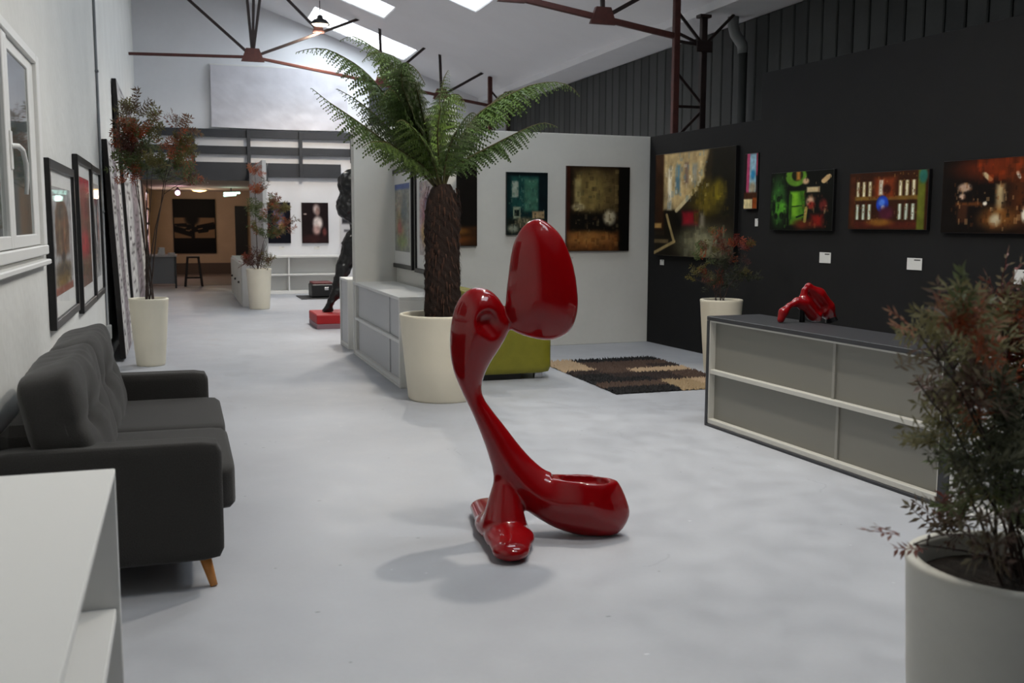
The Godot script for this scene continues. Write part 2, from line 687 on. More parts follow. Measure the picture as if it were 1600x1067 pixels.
func add_slope(st: SurfaceTool, x0: float, x1: float, z0: float, z1: float, thick := 0.22, low := 0.0):
	var c := Vector3((x0 + x1) * 0.5, ceil_y((x0 + x1) * 0.5) + low + thick * 0.5, (z0 + z1) * 0.5)
	var p := []
	for y in [low, low + thick]:
		for q in [[x0, z0], [x1, z0], [x1, z1], [x0, z1]]:
			p.append(Vector3(q[0], ceil_y(q[0]) + y, q[1]))
	for f in [[0, 1, 2, 3], [4, 5, 6, 7], [0, 1, 5, 4], [1, 2, 6, 5], [2, 3, 7, 6], [3, 0, 4, 7]]:
		face(st, [p[f[0]], p[f[1]], p[f[2]], p[f[3]]], c)

func boxes_mesh(list: Array, bevel := 0.0) -> Mesh:
	var st := new_st()
	for b in list:
		var s := span(b[0], b[1])
		add_box(st, s[1], s[0], bevel)
	return st.commit()

func build_shell():
	struct("floor", boxes_mesh([[Vector3(-1.0, -0.12, -30.7), Vector3(7.4, 0, 3.3)]]), M.floor)
	struct("floor_rear", boxes_mesh([[Vector3(-0.75, 0, -30.5), Vector3(2.3, 0.006, -25.0)]]), M.far_floor)
	# left wall with the casement's opening
	var z0 := -6.32
	var z1 := -4.3
	struct("wall_left", boxes_mesh([
		[Vector3(-1.0, 0, z1), Vector3(WALL_X, 7.2, 3.2)], [Vector3(-1.0, 0, -22.0), Vector3(WALL_X, 7.2, z0)],
		[Vector3(-1.0, 0, z0), Vector3(WALL_X, 1.30, z1)], [Vector3(-1.0, 2.40, z0), Vector3(WALL_X, 7.2, z1)]]), M.wall)
	struct("wall_back", boxes_mesh([[Vector3(-1.0, 0, 3.2), Vector3(7.4, 7.2, 3.4)]]), M.back_wall)
	# ceiling with openings for the roof lights
	var st := new_st()
	var z := 3.3
	var list := ROOF_LIGHTS.duplicate()
	list.reverse()
	for r in list:
		add_slope(st, -1.0, 6.46, r[1], z)
		add_slope(st, -1.0, r[2], r[0], r[1])
		add_slope(st, r[3], 6.46, r[0], r[1])
		z = r[0]
	add_slope(st, -1.0, 6.46, -22.2, z)
	struct("ceiling", st.commit(), M.ceiling)
	for k in list.size():
		roof_light(list[k])
	struct("trim_1", boxes_mesh([[Vector3(6.40, 4.13, -22.0), Vector3(6.46, 4.30, 3.2)]]), M.ceiling)
	struct("trim_2", boxes_mesh([[Vector3(6.46, 4.13, -22.0), Vector3(7.2, 4.19, 3.2)]]), M.ceiling)
	# right wall: dark ribbed cladding
	var wr := struct("wall_right", boxes_mesh([[Vector3(7.15, 0, -22.0), Vector3(7.4, 4.4, 3.2)]]), M.black)
	var pan := box(Vector3(0.035, 4.12, 0.262), 0.012)
	for k in 58:
		part(wr, "cladding_panel", pan, M.clad if k % 3 else M.clad_pan, place(Vector3(7.135, 2.06, -5.6 - 0.284 * k)))
	# far gable with the opening to the room under the landing
	struct("wall_far", boxes_mesh([[Vector3(1.66, 0, -22.2), Vector3(7.3, 7.2, -22.0)], [Vector3(-1.0, 2.36, -22.2), Vector3(1.66, 7.2, -22.0)]]), M.gable)

func roof_light(r: Array):
	var xm: float = (r[2] + r[3]) * 0.5
	var zm: float = (r[0] + r[1]) * 0.5
	var base := Vector3(xm, ceil_y(xm), zm)
	var far: bool = r[0] < -14.0
	var label := "milky roof light glowing with daylight in the white sloping ceiling"
	if r[0] < -20.0:
		label = "long bright roof light beside the far gable wall"
	elif r[0] < -17.0:
		label = "dimmer roof light, second from the far gable wall"
	elif far:
		label = "bright roof light, third from the far gable wall"
	var t := thing("skylight", label, "skylight", base, 0.0, "" if far else "roof lights over the near half of the hall")
	var along := Vector3(1, -0.355, 0).normalized()
	var up := Vector3(0.355, 1, 0).normalized()
	var b := Basis(along, Vector3.FORWARD, up)
	var w: float = (r[3] - r[2]) * sqrt(1.0 + 0.355 * 0.355)
	var d: float = r[1] - r[0]
	part(t, "pane", box(Vector3(w + 0.06, d + 0.06, 0.012)), M.get_or_add("daylight", glow(Color(0.95, 0.97, 1.0), 1.6)), Transform3D(b, base + up * 0.215))
	var st := new_st()
	for s in [-1, 1]:
		add_box(st, Vector3(0, s * (d * 0.5 - 0.008), 0), Vector3(w, 0.016, 0.19), 0.003)
		add_box(st, Vector3(s * (w * 0.5 - 0.008), 0, 0), Vector3(0.016, d, 0.19), 0.003)
	part(t, "upstand", st.commit(), M.white, Transform3D(b, base + up * 0.105))
	var l := AreaLight3D.new()
	l.name = "daylight"
	l.area_size = Vector2(w - 0.05, d - 0.05)
	l.area_normalize_energy = false
	l.light_color = Color(0.93, 0.97, 1.0)
	l.light_energy = SKY_L * (0.7 if r[0] < -17.0 and r[0] > -19.0 else 2.0 if far else 1.0)
	l.area_range = 40.0
	l.shadow_enabled = true
	t.add_child(l)
	l.transform = Transform3D(b, up * 0.19)

# ---------------------------------------------------------------- roof steel
func build_roof_steel():
	truss(-19.7, "rust-brown steel roof truss beside the hanging lamp", true)
	truss(-11.7, "rust-brown steel roof truss meeting the column above the dark panels", false)
	column(-11.7, "rust-brown lattice steel column rising behind the dark panels")
	column(-19.7, "rust-brown lattice steel column standing behind the white partition")
	# downpipe by the nearer column
	var t := thing("downpipe", "grey rainwater downpipe on the dark ribbed wall", "pipe", Vector3(6.98, 0, -11.8))
	part(t, "pipe", tube([Vector3(6.99, 0, -11.8), Vector3(6.99, 3.72, -11.8)], [0.06, 0.06], 14), M.clad, Transform3D.IDENTITY)
	part(t, "elbow", tube([Vector3(6.99, 3.68, -11.8), Vector3(6.98, 3.78, -11.8), Vector3(6.88, 3.92, -11.82), Vector3(6.85, 4.02, -11.82), Vector3(6.85, 4.13, -11.82)], [0.068, 0.072, 0.072, 0.072, 0.072], 14), plain(Color(0.48, 0.49, 0.49), 0.5))
	pendant(Vector3(2.62, 5.16, -19.5), "black dome pendant lamp hanging above the roof truss", 9.5)
	for p in [[Vector3(2.62, 4.6, -13.0), 1.1], [Vector3(2.7, 4.6, -5.95), 1.25], [Vector3(1.95, 4.6, -3.3), 0.55]]:
		pendant(p[0], "black dome pendant lamp hanging under the ceiling over the aisle", LAMP_E * p[1])

func truss(z: float, label: String, whole: bool):
	var tie := func(x: float) -> float: return 4.52 - 0.154 * (x - 1.40)
	var t := thing("roof_truss", label, "truss", Vector3(1.4, 4.5, z))
	var g1 := Vector3(1.40, 4.52, z)
	var g2 := Vector3(3.81, tie.call(3.81), z)
	var g3 := Vector3(4.98, tie.call(4.98), z)
	var foot := Vector3(6.0, tie.call(6.0), z)
	bar(t, "tie", Vector3(-0.75, 4.47, z), g1, 0.05, 0.05, M.steel)
	bar(t, "tie", g1, foot, 0.055 if whole else 0.07, 0.06, M.steel)
	var up := func(from: Vector3, towards: Vector3) -> Vector3:
		var d := towards - from
		var k := (ceil_y(from.x) - from.y) / (d.y + 0.355 * d.x)
		return from + d * (k + 0.02)
	var webs := []
	for q in [[g1, Vector2(295, 0)], [g1, Vector2(386, -2)], [g1, Vector2(396, -2)], [g1, Vector2(406, -2)], [g1, Vector2(560, 30)], [g2, Vector2(593, 45)], [g2, Vector2(663, 75)], [g3, Vector2(687, 86)], [g3, Vector2(752, 115)]]:
		var a: Vector3 = q[0]
		var far := at_z(q[1].x, q[1].y, -19.7)
		far.z = z
		webs.append([a, up.call(a, far)])
	for w in webs:
		bar(t, "brace", w[0] + Vector3(0, 0, 0.012), w[1] + Vector3(0, 0, 0.012), 0.05, 0.045, M.steel_dark)
	var m := Vector3(2.61, 5.07, z)
	var far2 := at_z(450, 0, -19.7)
	bar(t, "brace", m, up.call(m, Vector3(far2.x, far2.y, z)), 0.05, 0.045, M.steel_dark)
	for g in [[g1, 0.42, 0.24], [g2, 0.34, 0.2], [g3, 0.34, 0.2], [m, 0.22, 0.16]]:
		var st := new_st()
		var w: float = g[1]
		var h: float = g[2]
		var pts := [Vector2(-w * 0.5, -h * 0.35), Vector2(w * 0.5, -h * 0.35), Vector2(w * 0.28, h * 0.65), Vector2(-w * 0.28, h * 0.65)]
		var ring := []
		for s in [-0.02, 0.045]:
			var r := []
			for p in pts:
				r.append(Vector3(p.x, p.y, s))
			face(st, r, Vector3(0, 0.02, 0.01))
			ring.append(r)
		for k in 4:
			face(st, [ring[0][k], ring[0][(k + 1) % 4], ring[1][(k + 1) % 4], ring[1][k]], Vector3(0, 0.02, 0.01))
		part(t, "gusset_plate", st.commit(), M.steel, Transform3D(Basis.IDENTITY, g[0]))

func column(z: float, label: String):
	var t := thing("lattice_column", label, "column", Vector3(6.2, 0, z))
	var xl := 5.98
	var xr := 6.36
	bar(t, "post", Vector3(xl, 0, z), Vector3(xl, ceil_y(xl), z), 0.085, 0.07, M.steel)
	bar(t, "post", Vector3(xr, 0, z), Vector3(xr, 4.06, z), 0.085, 0.07, M.steel_dark)
	part(t, "cap_plate", box(Vector3(0.16, 0.04, 0.12), 0.005), M.steel_dark, place(Vector3(xr, 4.08, z)))
	var y := 0.2
	var k := 0
	while y < 3.4:
		bar(t, "lacing_bar", Vector3(xl, y, z + 0.01), Vector3(xr, y, z + 0.01), 0.035, 0.03, M.steel_dark)
		if k % 2 == 0:
			bar(t, "lacing_bar", Vector3(xl, y + 0.42, z + 0.012), Vector3(xr, y + 0.03, z + 0.012), 0.035, 0.03, M.steel_dark)
		else:
			bar(t, "lacing_bar", Vector3(xl, y + 0.05, z + 0.012), Vector3(xr, y + 0.42, z + 0.012), 0.035, 0.03, M.steel_dark)
		y += 0.46
		k += 1
	var hub := Vector3(xr, 3.72, z + 0.012)
	for p in [Vector3(xl, 4.12, z), Vector3(xl, 3.86, z), Vector3(xl, 3.76, z), Vector3(6.78, 4.13, z)]:
		bar(t, "bracket_arm", hub, p + Vector3(0, 0, 0.012), 0.035, 0.03, M.steel_dark)
	part(t, "gusset_plate", box(Vector3(0.22, 0.14, 0.02), 0.005), M.steel_dark, place(Vector3(xr, 3.71, z + 0.03)))

func pendant(at: Vector3, label: String, e: float):
	var t := thing("pendant_lamp", label, "lamp", at, 0.0, "" if at.z < -19.0 else "pendant lamps along the aisle")
	part(t, "lamp_shade", lathe([Vector2(0.03, 0.15), Vector2(0.05, 0.14), Vector2(0.06, 0.09), Vector2(0.12, 0.065), Vector2(0.165, 0.02), Vector2(0.18, -0.02), Vector2(0.17, -0.02), Vector2(0.155, 0.015), Vector2(0.11, 0.055), Vector2(0.04, 0.075), Vector2(0.0, 0.08)], 28), M.black, place(at))
	part(t, "cord", tube([at + Vector3(0, 0.14, 0), Vector3(at.x, ceil_y(at.x), at.z)], [0.007, 0.007], 6), M.black)
	part(t, "lamp_glass", lathe([Vector2(0.0, 0.03), Vector2(0.10, 0.02), Vector2(0.158, 0.0), Vector2(0.12, -0.035), Vector2(0.0, -0.05)], 28), M.get_or_add("lamp_glow", glow(Color(1.0, 0.93, 0.84), 3.0)), place(at))
	var l := SpotLight3D.new()
	l.name = "lamp"
	l.light_color = Color(1.0, 0.96, 0.90) if at.z > -19.0 else Color(1.0, 0.92, 0.82)
	l.light_energy = e
	l.light_size = 0.09
	l.spot_angle = 78.0
	l.spot_range = 30.0
	l.spot_attenuation = 2.0
	l.spot_angle_attenuation = 0.6
	l.shadow_enabled = true
	t.add_child(l)
	l.transform = Transform3D(Basis(Vector3.RIGHT, -PI / 2), Vector3(0, -0.06, 0))

# ---------------------------------------------------------------- partitions
func panel_frame() -> Transform3D:      # x runs along the dark panels towards the camera, z looks into the hall
	var a := deg_to_rad(PANEL_TURN)
	return Transform3D(Basis(Vector3(sin(a), 0, cos(a)), Vector3.UP, Vector3(-cos(a), 0, sin(a))), Vector3(5.63, 0, -11.65))

func partition_frame() -> Transform3D:  # x runs along the white partition to the right, z looks at the camera
	var a := deg_to_rad(PANEL_TURN)
	return Transform3D(Basis(Vector3(cos(a), 0, -sin(a)), Vector3.UP, Vector3(sin(a), 0, cos(a))), Vector3(5.63, 0, -11.65))

func left_frame() -> Transform3D:       # x runs away along the left wall
	return Transform3D(Basis(Vector3.FORWARD, Vector3.UP, Vector3.RIGHT), Vector3(WALL_X, 0, 0))

func build_partitions():
	var f := partition_frame()
	var w := struct_node("wall_partition", "white free-standing partition wall hung with three prints", f.origin)
	box_part(w, "panel", Vector3(-3.76, 0, -0.14), Vector3(0.0, 2.57, 0.0), M.partition, 0.004, f)
	# the short side wall that carries the framed prints
	var s := struct_node("wall_side", "short white side wall carrying two framed prints", Vector3(2.42, 0, -11.6))
	box_part(s, "panel", Vector3(2.36, 0, -11.7), Vector3(2.48, 2.57, -9.25), M.partition, 0.004)
	var g := panel_frame()
	var d := struct_node("wall_panel", "dark grey display panels in front of the ribbed wall", g.origin)
	box_part(d, "low_panel", Vector3(-0.02, 0, -0.14), Vector3(2.35, 2.57, 0.0), M.dark, 0.004, g)
	box_part(d, "tall_panel", Vector3(2.35, 0, -0.14), Vector3(11.5, 3.03, 0.03), M.dark, 0.004, g)
	hang_prints(f, g)

# A flat print on a board. x, y is the middle in the frame of its wall; z is the wall's face.
func board_print(frame: Transform3D, x: float, y: float, z: float, w: float, h: float, label: String, art: Material, edge: Material, deep := 0.035) -> Node3D:
	var at := frame * Vector3(x, y, z)
	var t := Node3D.new()
	t.name = numbered("art_print")
	add_child(t, true)
	t.transform = Transform3D(frame.basis, frame * Vector3(x, y - h * 0.5, z))
	tag(t, label, "picture")
	part(t, "board", box(Vector3(w, h, deep), 0.003), edge, Transform3D(frame.basis, at + frame.basis.z * (deep * 0.5 + 0.002)))
	part(t, "printed_sheet", sheet(w - 0.006, h - 0.006), art, Transform3D(frame.basis, at + frame.basis.z * (deep + 0.004)))
	return t

func framed_print(frame: Transform3D, x: float, y: float, z: float, w: float, h: float, label: String, art: Material, bar_w := 0.045, mount := 0.09, low_mount := -1.0) -> Node3D:
	var t := Node3D.new()
	t.name = numbered("framed_picture")
	add_child(t, true)
	t.transform = Transform3D(frame.basis, frame * Vector3(x, y - h * 0.5, z))
	tag(t, label, "picture")
	var b := frame.basis
	var at := frame * Vector3(x, y, z) + b.z * 0.002
	var lm := mount if low_mount < 0 else low_mount
	part(t, "backing_board", box(Vector3(w - 0.01, h - 0.01, 0.012)), M.black, Transform3D(b, at + b.z * 0.006))
	for s in [-1, 1]:
		part(t, "frame_bar", box(Vector3(bar_w, h, 0.04), 0.004), M.black_frame, Transform3D(b, at + b * Vector3(s * (w - bar_w) * 0.5, 0, 0.02)))
		part(t, "frame_bar", box(Vector3(w - 2.0 * bar_w, bar_w, 0.04), 0.004), M.black_frame, Transform3D(b, at + b * Vector3(0, s * (h - bar_w) * 0.5, 0.02)))
	part(t, "mount", box(Vector3(w - 2 * bar_w, h - 2 * bar_w, 0.004)), M.card, Transform3D(b, at + b.z * 0.016))
	var pw := w - 2 * bar_w - 2 * mount
	var ph := h - 2 * bar_w - mount - lm
	part(t, "printed_sheet", sheet(pw, ph), art, Transform3D(b, at + b * Vector3(0, (lm - mount) * 0.5, 0.0195)))
	part(t, "glass_pane", box(Vector3(w - 2 * bar_w, h - 2 * bar_w, 0.003)), M.picture_glass, Transform3D(b, at + b.z * 0.026))
	return t

func wall_card(frame: Transform3D, x: float, y: float, z: float, w: float, h: float, label: String):
	var at := frame * Vector3(x, y, z)
	var t := Node3D.new()
	t.name = numbered("caption_card")
	add_child(t, true)
	t.transform = Transform3D(frame.basis, at)
	tag(t, label, "card")
	part(t, "card", box(Vector3(w, h, 0.006), 0.001), M.card, Transform3D(frame.basis, at + frame.basis.z * 0.005))
	part(t, "printed_line", sheet(w * 0.42, h * 0.10), M.ink, Transform3D(frame.basis, at + frame.basis * Vector3(w * 0.2, h * 0.34, 0.0095)))

func hang_prints(f: Transform3D, g: Transform3D):
	# on the white partition
	var teal := print_material(96, 128, "#0d2628", [["r", 0.1, 0.05, 0.8, 0.55, "#1f4a45", 0.06], ["r", 0.42, 0.1, 0.34, 0.52, "#3f6a58", 0.04], ["r", 0.12, 0.14, 0.16, 0.26, "#9aa596", 0.02], ["r", 0.78, 0.0, 0.22, 1.0, "#0a191d", 0.03], ["r", 0.15, 0.55, 0.18, 0.2, "#8f9c84", 0.015], ["r", 0.18, 0.6, 0.12, 0.1, "#16221e", 0.01], ["r", 0.0, 0.75, 1.0, 0.25, "#1e211a", 0.05], ["e", 0.45, 0.8, 0.2, 0.08, "#6f6a50", 0.5], ["r", 0.62, 0.62, 0.3, 0.12, "#a98f6a", 0.02], ["e", 0.15, 0.9, 0.12, 0.06, "#8d9483", 0.6], ["r", 0.0, 0.0, 1.0, 0.05, "#061215", 0.02], ["s", 0.05, 0.05, 0.7, 0.55, ["#2c5a52", "#5d8870", "#123034", "#7f9a86"], 60, 0.03], ["s", 0.05, 0.6, 0.9, 0.38, ["#15201e", "#8a8468", "#0c1416", "#b5a888", "#3a3c30"], 70, 0.035], ["n", 0.22, 0.05]], 41)
	var ochre := print_material(96, 128, "#241a10", [["r", 0.12, 0.05, 0.7, 0.5, "#5a4a2c", 0.08], ["e", 0.4, 0.3, 0.22, 0.22, "#8a7745", 0.7], ["r", 0.12, 0.15, 0.1, 0.3, "#a0905e", 0.03], ["r", 0.82, 0.0, 0.18, 1.0, "#0d0b08", 0.02], ["r", 0.0, 0.0, 0.05, 1.0, "#3a1a10", 0.01], ["r", 0.05, 0.55, 0.75, 0.25, "#120f0b", 0.05], ["e", 0.68, 0.6, 0.1, 0.09, "#b8ad90", 0.4], ["e", 0.18, 0.48, 0.09, 0.04, "#cdbf95", 0.6], ["r", 0.02, 0.78, 0.8, 0.22, "#6b4020", 0.05], ["e", 0.35, 0.85, 0.35, 0.08, "#9c6a35", 0.7], ["s", 0.08, 0.05, 0.72, 0.5, ["#6d5c38", "#93804f", "#3c301c", "#4c4a30"], 60, 0.04], ["s", 0.05, 0.5, 0.76, 0.28, ["#1a140d", "#4a3a24", "#8a7c5c"], 50, 0.03], ["s", 0.05, 0.78, 0.75, 0.2, ["#8a5526", "#4a2a14", "#a87a44"], 40, 0.04], ["n", 0.22, 0.05]], 42)
	var amber := print_material(96, 128, "#1a1a16", [["r", 0.0, 0.0, 0.55, 0.75, "#35707a", 0.03], ["e", 0.25, 0.3, 0.3, 0.3, "#6f9a86", 0.6], ["l", 0.42, 0.0, 0.66, 0.85, "#d98416", 0.14], ["l", 0.5, 0.05, 0.72, 0.75, "#8a3f0c", 0.06], ["r", 0.74, 0.0, 0.26, 1.0, "#15110d", 0.02], ["r", 0.0, 0.76, 1.0, 0.24, "#3f2612", 0.03], ["e", 0.5, 0.82, 0.3, 0.05, "#a9722e", 0.6], ["e", 0.6, 0.92, 0.3, 0.05, "#6b3d1a", 0.6], ["n", 0.22, 0.05]], 43)
	board_print(f, -2.74, 1.70, 0.0, 0.86, 0.95, "orange and teal print on the white partition behind the fern trunk", amber, M.black)
	board_print(f, -1.675, 1.725, 0.0, 0.53, 0.74, "small dark teal interior print on the white partition", teal, M.black)
	board_print(f, -0.73, 1.67, 0.0, 0.86, 1.03, "large brown interior print on the white partition beside the dark corner", ochre, plain(Color(0.22, 0.07, 0.05), 0.5))
	wall_card(f, -1.08, 1.06, 0.0, 0.07, 0.04, "tiny caption card under the large brown print on the white partition")
	# on the dark panels
	var stairs := print_material(160, 128, "#1a150c", [["r", 0.0, 0.0, 0.13, 0.75, "#3a2110", 0.02], ["r", 0.12, 0.0, 0.6, 0.55, "#b9a173", 0.02], ["r", 0.18, 0.15, 0.05, 0.4, "#e5ddc4", 0.02], ["r", 0.28, 0.12, 0.06, 0.28, "#5f8190", 0.02], ["r", 0.4, 0.1, 0.05, 0.2, "#7f6a5a", 0.02], ["r", 0.5, 0.12, 0.06, 0.2, "#9d9a8a", 0.02], ["r", 0.6, 0.1, 0.05, 0.22, "#c7b27e", 0.02], ["l", 0.80, 0.0, 0.74, 0.2, "#2a210f", 0.12], ["l", 0.74, 0.28, 0.42, 0.58, "#2b2212", 0.10], ["l", 0.55, 0.36, 0.30, 0.56, "#d8c79b", 0.025], ["r", 0.74, 0.0, 0.26, 0.62, "#151208", 0.03], ["e", 0.68, 0.45, 0.16, 0.15, "#5a4d12", 0.7], ["e", 0.82, 0.4, 0.06, 0.1, "#8a7a1c", 0.8], ["e", 0.45, 0.66, 0.18, 0.1, "#0d0b08", 0.5], ["r", 0.38, 0.57, 0.20, 0.13, "#7c0f1e", 0.03], ["r", 0.60, 0.58, 0.06, 0.14, "#7d7566", 0.03], ["e", 0.66, 0.88, 0.3, 0.16, "#77745a", 0.7], ["r", 0.0, 0.68, 0.1, 0.05, "#c59a5a", 0.01], ["r", 0.0, 0.76, 0.14, 0.04, "#2a2014", 0.01], ["r", 0.0, 0.84, 0.2, 0.04, "#6b5a3e", 0.01], ["l", 0.17, 0.6, 0.27, 0.85, "#a89263", 0.02], ["l", 0.0, 0.98, 0.28, 0.86, "#a89263", 0.02], ["s", 0.14, 0.02, 0.55, 0.5, ["#d9c79a", "#8a7a58", "#e8e0c8", "#6c8490", "#a0855a"], 110, 0.02], ["s", 0.5, 0.35, 0.45, 0.3, ["#6a5c18", "#2c2610", "#453c14"], 60, 0.03], ["s", 0.35, 0.75, 0.6, 0.24, ["#8a876c", "#5c5a48", "#3c3a2e"], 60, 0.03], ["n", 0.2, 0.05]], 44)
	board_print(g, 1.09, 1.72, 0.0, 1.72, 1.22, "large print of a red couch under a curved stair on the dark panel", stairs, M.black, 0.05)
	var slim := print_material(64, 128, "#1c0e14", [["r", 0.3, 0.0, 0.6, 0.72, "#8fb6c8", 0.04], ["l", 0.3, 0.0, 0.28, 0.66, "#b8486e", 0.14], ["r", 0.9, 0.0, 0.1, 0.4, "#a83a55", 0.02], ["e", 0.66, 0.38, 0.16, 0.08, "#2f86b5", 0.5], ["e", 0.64, 0.62, 0.25, 0.1, "#a59a80", 0.5], ["r", 0.0, 0.7, 1.0, 0.12, "#40200f", 0.03], ["r", 0.0, 0.82, 0.66, 0.18, "#e0cf9c", 0.02], ["r", 0.68, 0.8, 0.32, 0.2, "#8a4216", 0.02], ["n", 0.22, 0.05]], 45)
	board_print(g, 2.215, 1.94, 0.0, 0.24, 0.58, "narrow pink and blue print between the stair print and the green print", slim, M.black)
	var green := print_material(128, 96, "#0a0c08", [["e", 0.14, 0.5, 0.12, 0.42, "#2f5a26", 0.5], ["e", 0.18, 0.62, 0.1, 0.12, "#56a02c", 0.5], ["e", 0.06, 0.6, 0.03, 0.1, "#0a100a", 0.4], ["e", 0.2, 0.75, 0.04, 0.06, "#0c130a", 0.4], ["e", 0.1, 0.76, 0.03, 0.05, "#0c130a", 0.4], ["e", 0.14, 0.46, 0.03, 0.05, "#0c130a", 0.4], ["e", 0.42, 0.08, 0.17, 0.17, "#5e8e2a", 0.12], ["e", 0.44, 0.06, 0.09, 0.10, "#1a1c0e", 0.2], ["r", 0.43, 0.0, 0.06, 0.14, "#c98a3a", 0.03], ["r", 0.33, 0.33, 0.24, 0.58, "#4f8420", 0.03], ["r", 0.36, 0.36, 0.10, 0.40, "#7ab52c", 0.04], ["l", 0.33, 0.6, 0.57, 0.58, "#2c4c14", 0.015], ["l", 0.34, 0.40, 0.34, 0.80, "#2c5414", 0.03], ["l", 0.45, 0.78, 0.55, 0.74, "#10240c", 0.02], ["l", 0.52, 0.36, 0.57, 0.70, "#3a6a18", 0.03], ["r", 0.6, 0.27, 0.2, 0.09, "#c8b48a", 0.02], ["l", 0.86, 0.18, 0.93, 0.11, "#c8a878", 0.05], ["e", 0.58, 0.17, 0.05, 0.05, "#dcb48c", 0.5], ["e", 0.66, 0.52, 0.06, 0.1, "#c6a184", 0.5], ["e", 0.68, 0.58, 0.06, 0.06, "#8a2a20", 0.5], ["e", 0.86, 0.58, 0.06, 0.1, "#6b2420", 0.5], ["r", 0.68, 0.74, 0.18, 0.2, "#7c1a12", 0.06], ["e", 0.55, 0.9, 0.14, 0.08, "#5c2412", 0.7], ["l", 0.6, 0.62, 0.58, 0.85, "#9a8a44", 0.03], ["s", 0.02, 0.05, 0.28, 0.9, ["#1c3a18", "#4a8a2c", "#0c120a", "#2c5424"], 70, 0.025], ["s", 0.55, 0.05, 0.42, 0.9, ["#0a0a08", "#5c2418", "#8a5a34", "#c8a878", "#1c100c"], 60, 0.022], ["n", 0.22, 0.05]], 46)
	board_print(g, 3.09, 1.72, 0.03, 0.96, 0.57, "print of a round green machine on the dark panel", green, M.black)
	var ops := [["r", 0.02, 0.06, 0.06, 0.9, "#4a2412", 0.01], ["r", 0.08, 0.42, 0.84, 0.07, "#7a5a26", 0.02], ["r", 0.08, 0.86, 0.84, 0.12, "#4a1c12", 0.03], ["r", 0.88, 0.0, 0.09, 1.0, "#5e6420", 0.015], ["e", 0.94, 0.1, 0.05, 0.12, "#2c6b60", 0.4], ["r", 0.34, 0.1, 0.26, 0.34, "#7c3416", 0.06], ["r", 0.40, 0.14, 0.05, 0.26, "#d8d2c0", 0.02], ["e", 0.5, 0.3, 0.05, 0.08, "#3a140c", 0.4]]
	for x in [0.12, 0.2, 0.28, 0.67, 0.75, 0.83]:
		ops.append(["r", x - 0.022, 0.16, 0.045, 0.26, "#b3a578", 0.012])
		ops.append(["r", x - 0.008, 0.16, 0.016, 0.26, "#efe9d2", 0.008])
		ops.append(["r", x - 0.022, 0.56, 0.045, 0.27, "#93a08a", 0.012])
		ops.append(["r", x - 0.008, 0.56, 0.016, 0.27, "#e8ece0", 0.008])
	ops += [["s", 0.05, 0.05, 0.82, 0.9, ["#5c3414", "#8a6a2c", "#2c140a", "#a88a4c", "#6a2c14"], 150, 0.014], ["e", 0.45, 0.56, 0.08, 0.15, "#1f3fae", 0.15], ["e", 0.44, 0.53, 0.04, 0.06, "#4f7fe0", 0.5], ["e", 0.46, 0.62, 0.025, 0.04, "#b8cfe8", 0.5], ["e", 0.5, 0.72, 0.1, 0.12, "#4a1a2c", 0.5], ["e", 0.42, 0.88, 0.14, 0.06, "#8a5a20", 0.7], ["n", 0.22, 0.05]]
	board_print(g, 4.27, 1.70, 0.03, 0.96, 0.50, "print of lit bottle shelves around a blue figure on the dark panel", print_material(128, 72, "#351a0c", ops, 47), M.black)
	var forge := print_material(128, 72, "#0f0906", [["e", 0.6, 0.12, 0.4, 0.16, "#6a260c", 0.7], ["e", 0.85, 0.4, 0.2, 0.5, "#5a2c10", 0.8], ["r", 0.52, 0.35, 0.07, 0.4, "#b09a72", 0.03], ["l", 0.4, 0.2, 0.46, 0.28, "#c8b088", 0.03], ["e", 0.22, 0.38, 0.06, 0.06, "#c8a890", 0.5], ["e", 0.2, 0.5, 0.03, 0.04, "#d8b8a0", 0.5], ["r", 0.14, 0.58, 0.24, 0.05, "#5c3418", 0.02], ["r", 0.16, 0.62, 0.1, 0.24, "#3a2012", 0.02], ["e", 0.42, 0.6, 0.02, 0.03, "#e8e0d0", 0.4], ["e", 0.55, 0.8, 0.16, 0.14, "#7a4c20", 0.7], ["e", 0.52, 0.82, 0.05, 0.08, "#c8b898", 0.6], ["r", 0.75, 0.3, 0.06, 0.5, "#3a1c0c", 0.03], ["r", 0.86, 0.25, 0.05, 0.6, "#8a4a1c", 0.03], ["l", 0.7, 0.2, 0.72, 0.27, "#e0d8c8", 0.02], ["e", 0.78, 0.75, 0.03, 0.1, "#d8d0c0", 0.5], ["e", 0.9, 0.85, 0.06, 0.06, "#b89058", 0.6], ["s", 0.1, 0.3, 0.85, 0.65, ["#120a06", "#7a4620", "#c8a070", "#3a1c0c", "#0c0806"], 130, 0.018], ["s", 0.3, 0.0, 0.7, 0.3, ["#8a3410", "#3a1608", "#6a2a0e"], 70, 0.03], ["n", 0.22, 0.05]], 48)
	board_print(g, 5.42, 1.715, 0.03, 1.04, 0.57, "print of an orange-lit dark workshop on the dark panel", forge, M.black)
	wall_card(g, 0.35, 1.02, 0.0, 0.09, 0.065, "small white caption card under the stair print")
	wall_card(g, 2.31, 1.51, 0.0, 0.085, 0.08, "small white caption card under the narrow pink print")
	wall_card(g, 3.45, 1.18, 0.03, 0.16, 0.10, "white caption card under the green machine print")
	wall_card(g, 4.60, 1.165, 0.03, 0.17, 0.10, "white caption card under the bottle shelf print")
	wall_card(g, 5.70, 1.11, 0.03, 0.16, 0.11, "white caption card under the dark workshop print")
	# framed prints on the side wall
	var side := Transform3D(Basis(Vector3.BACK, Vector3.UP, Vector3.LEFT), Vector3(2.36, 0, 0))
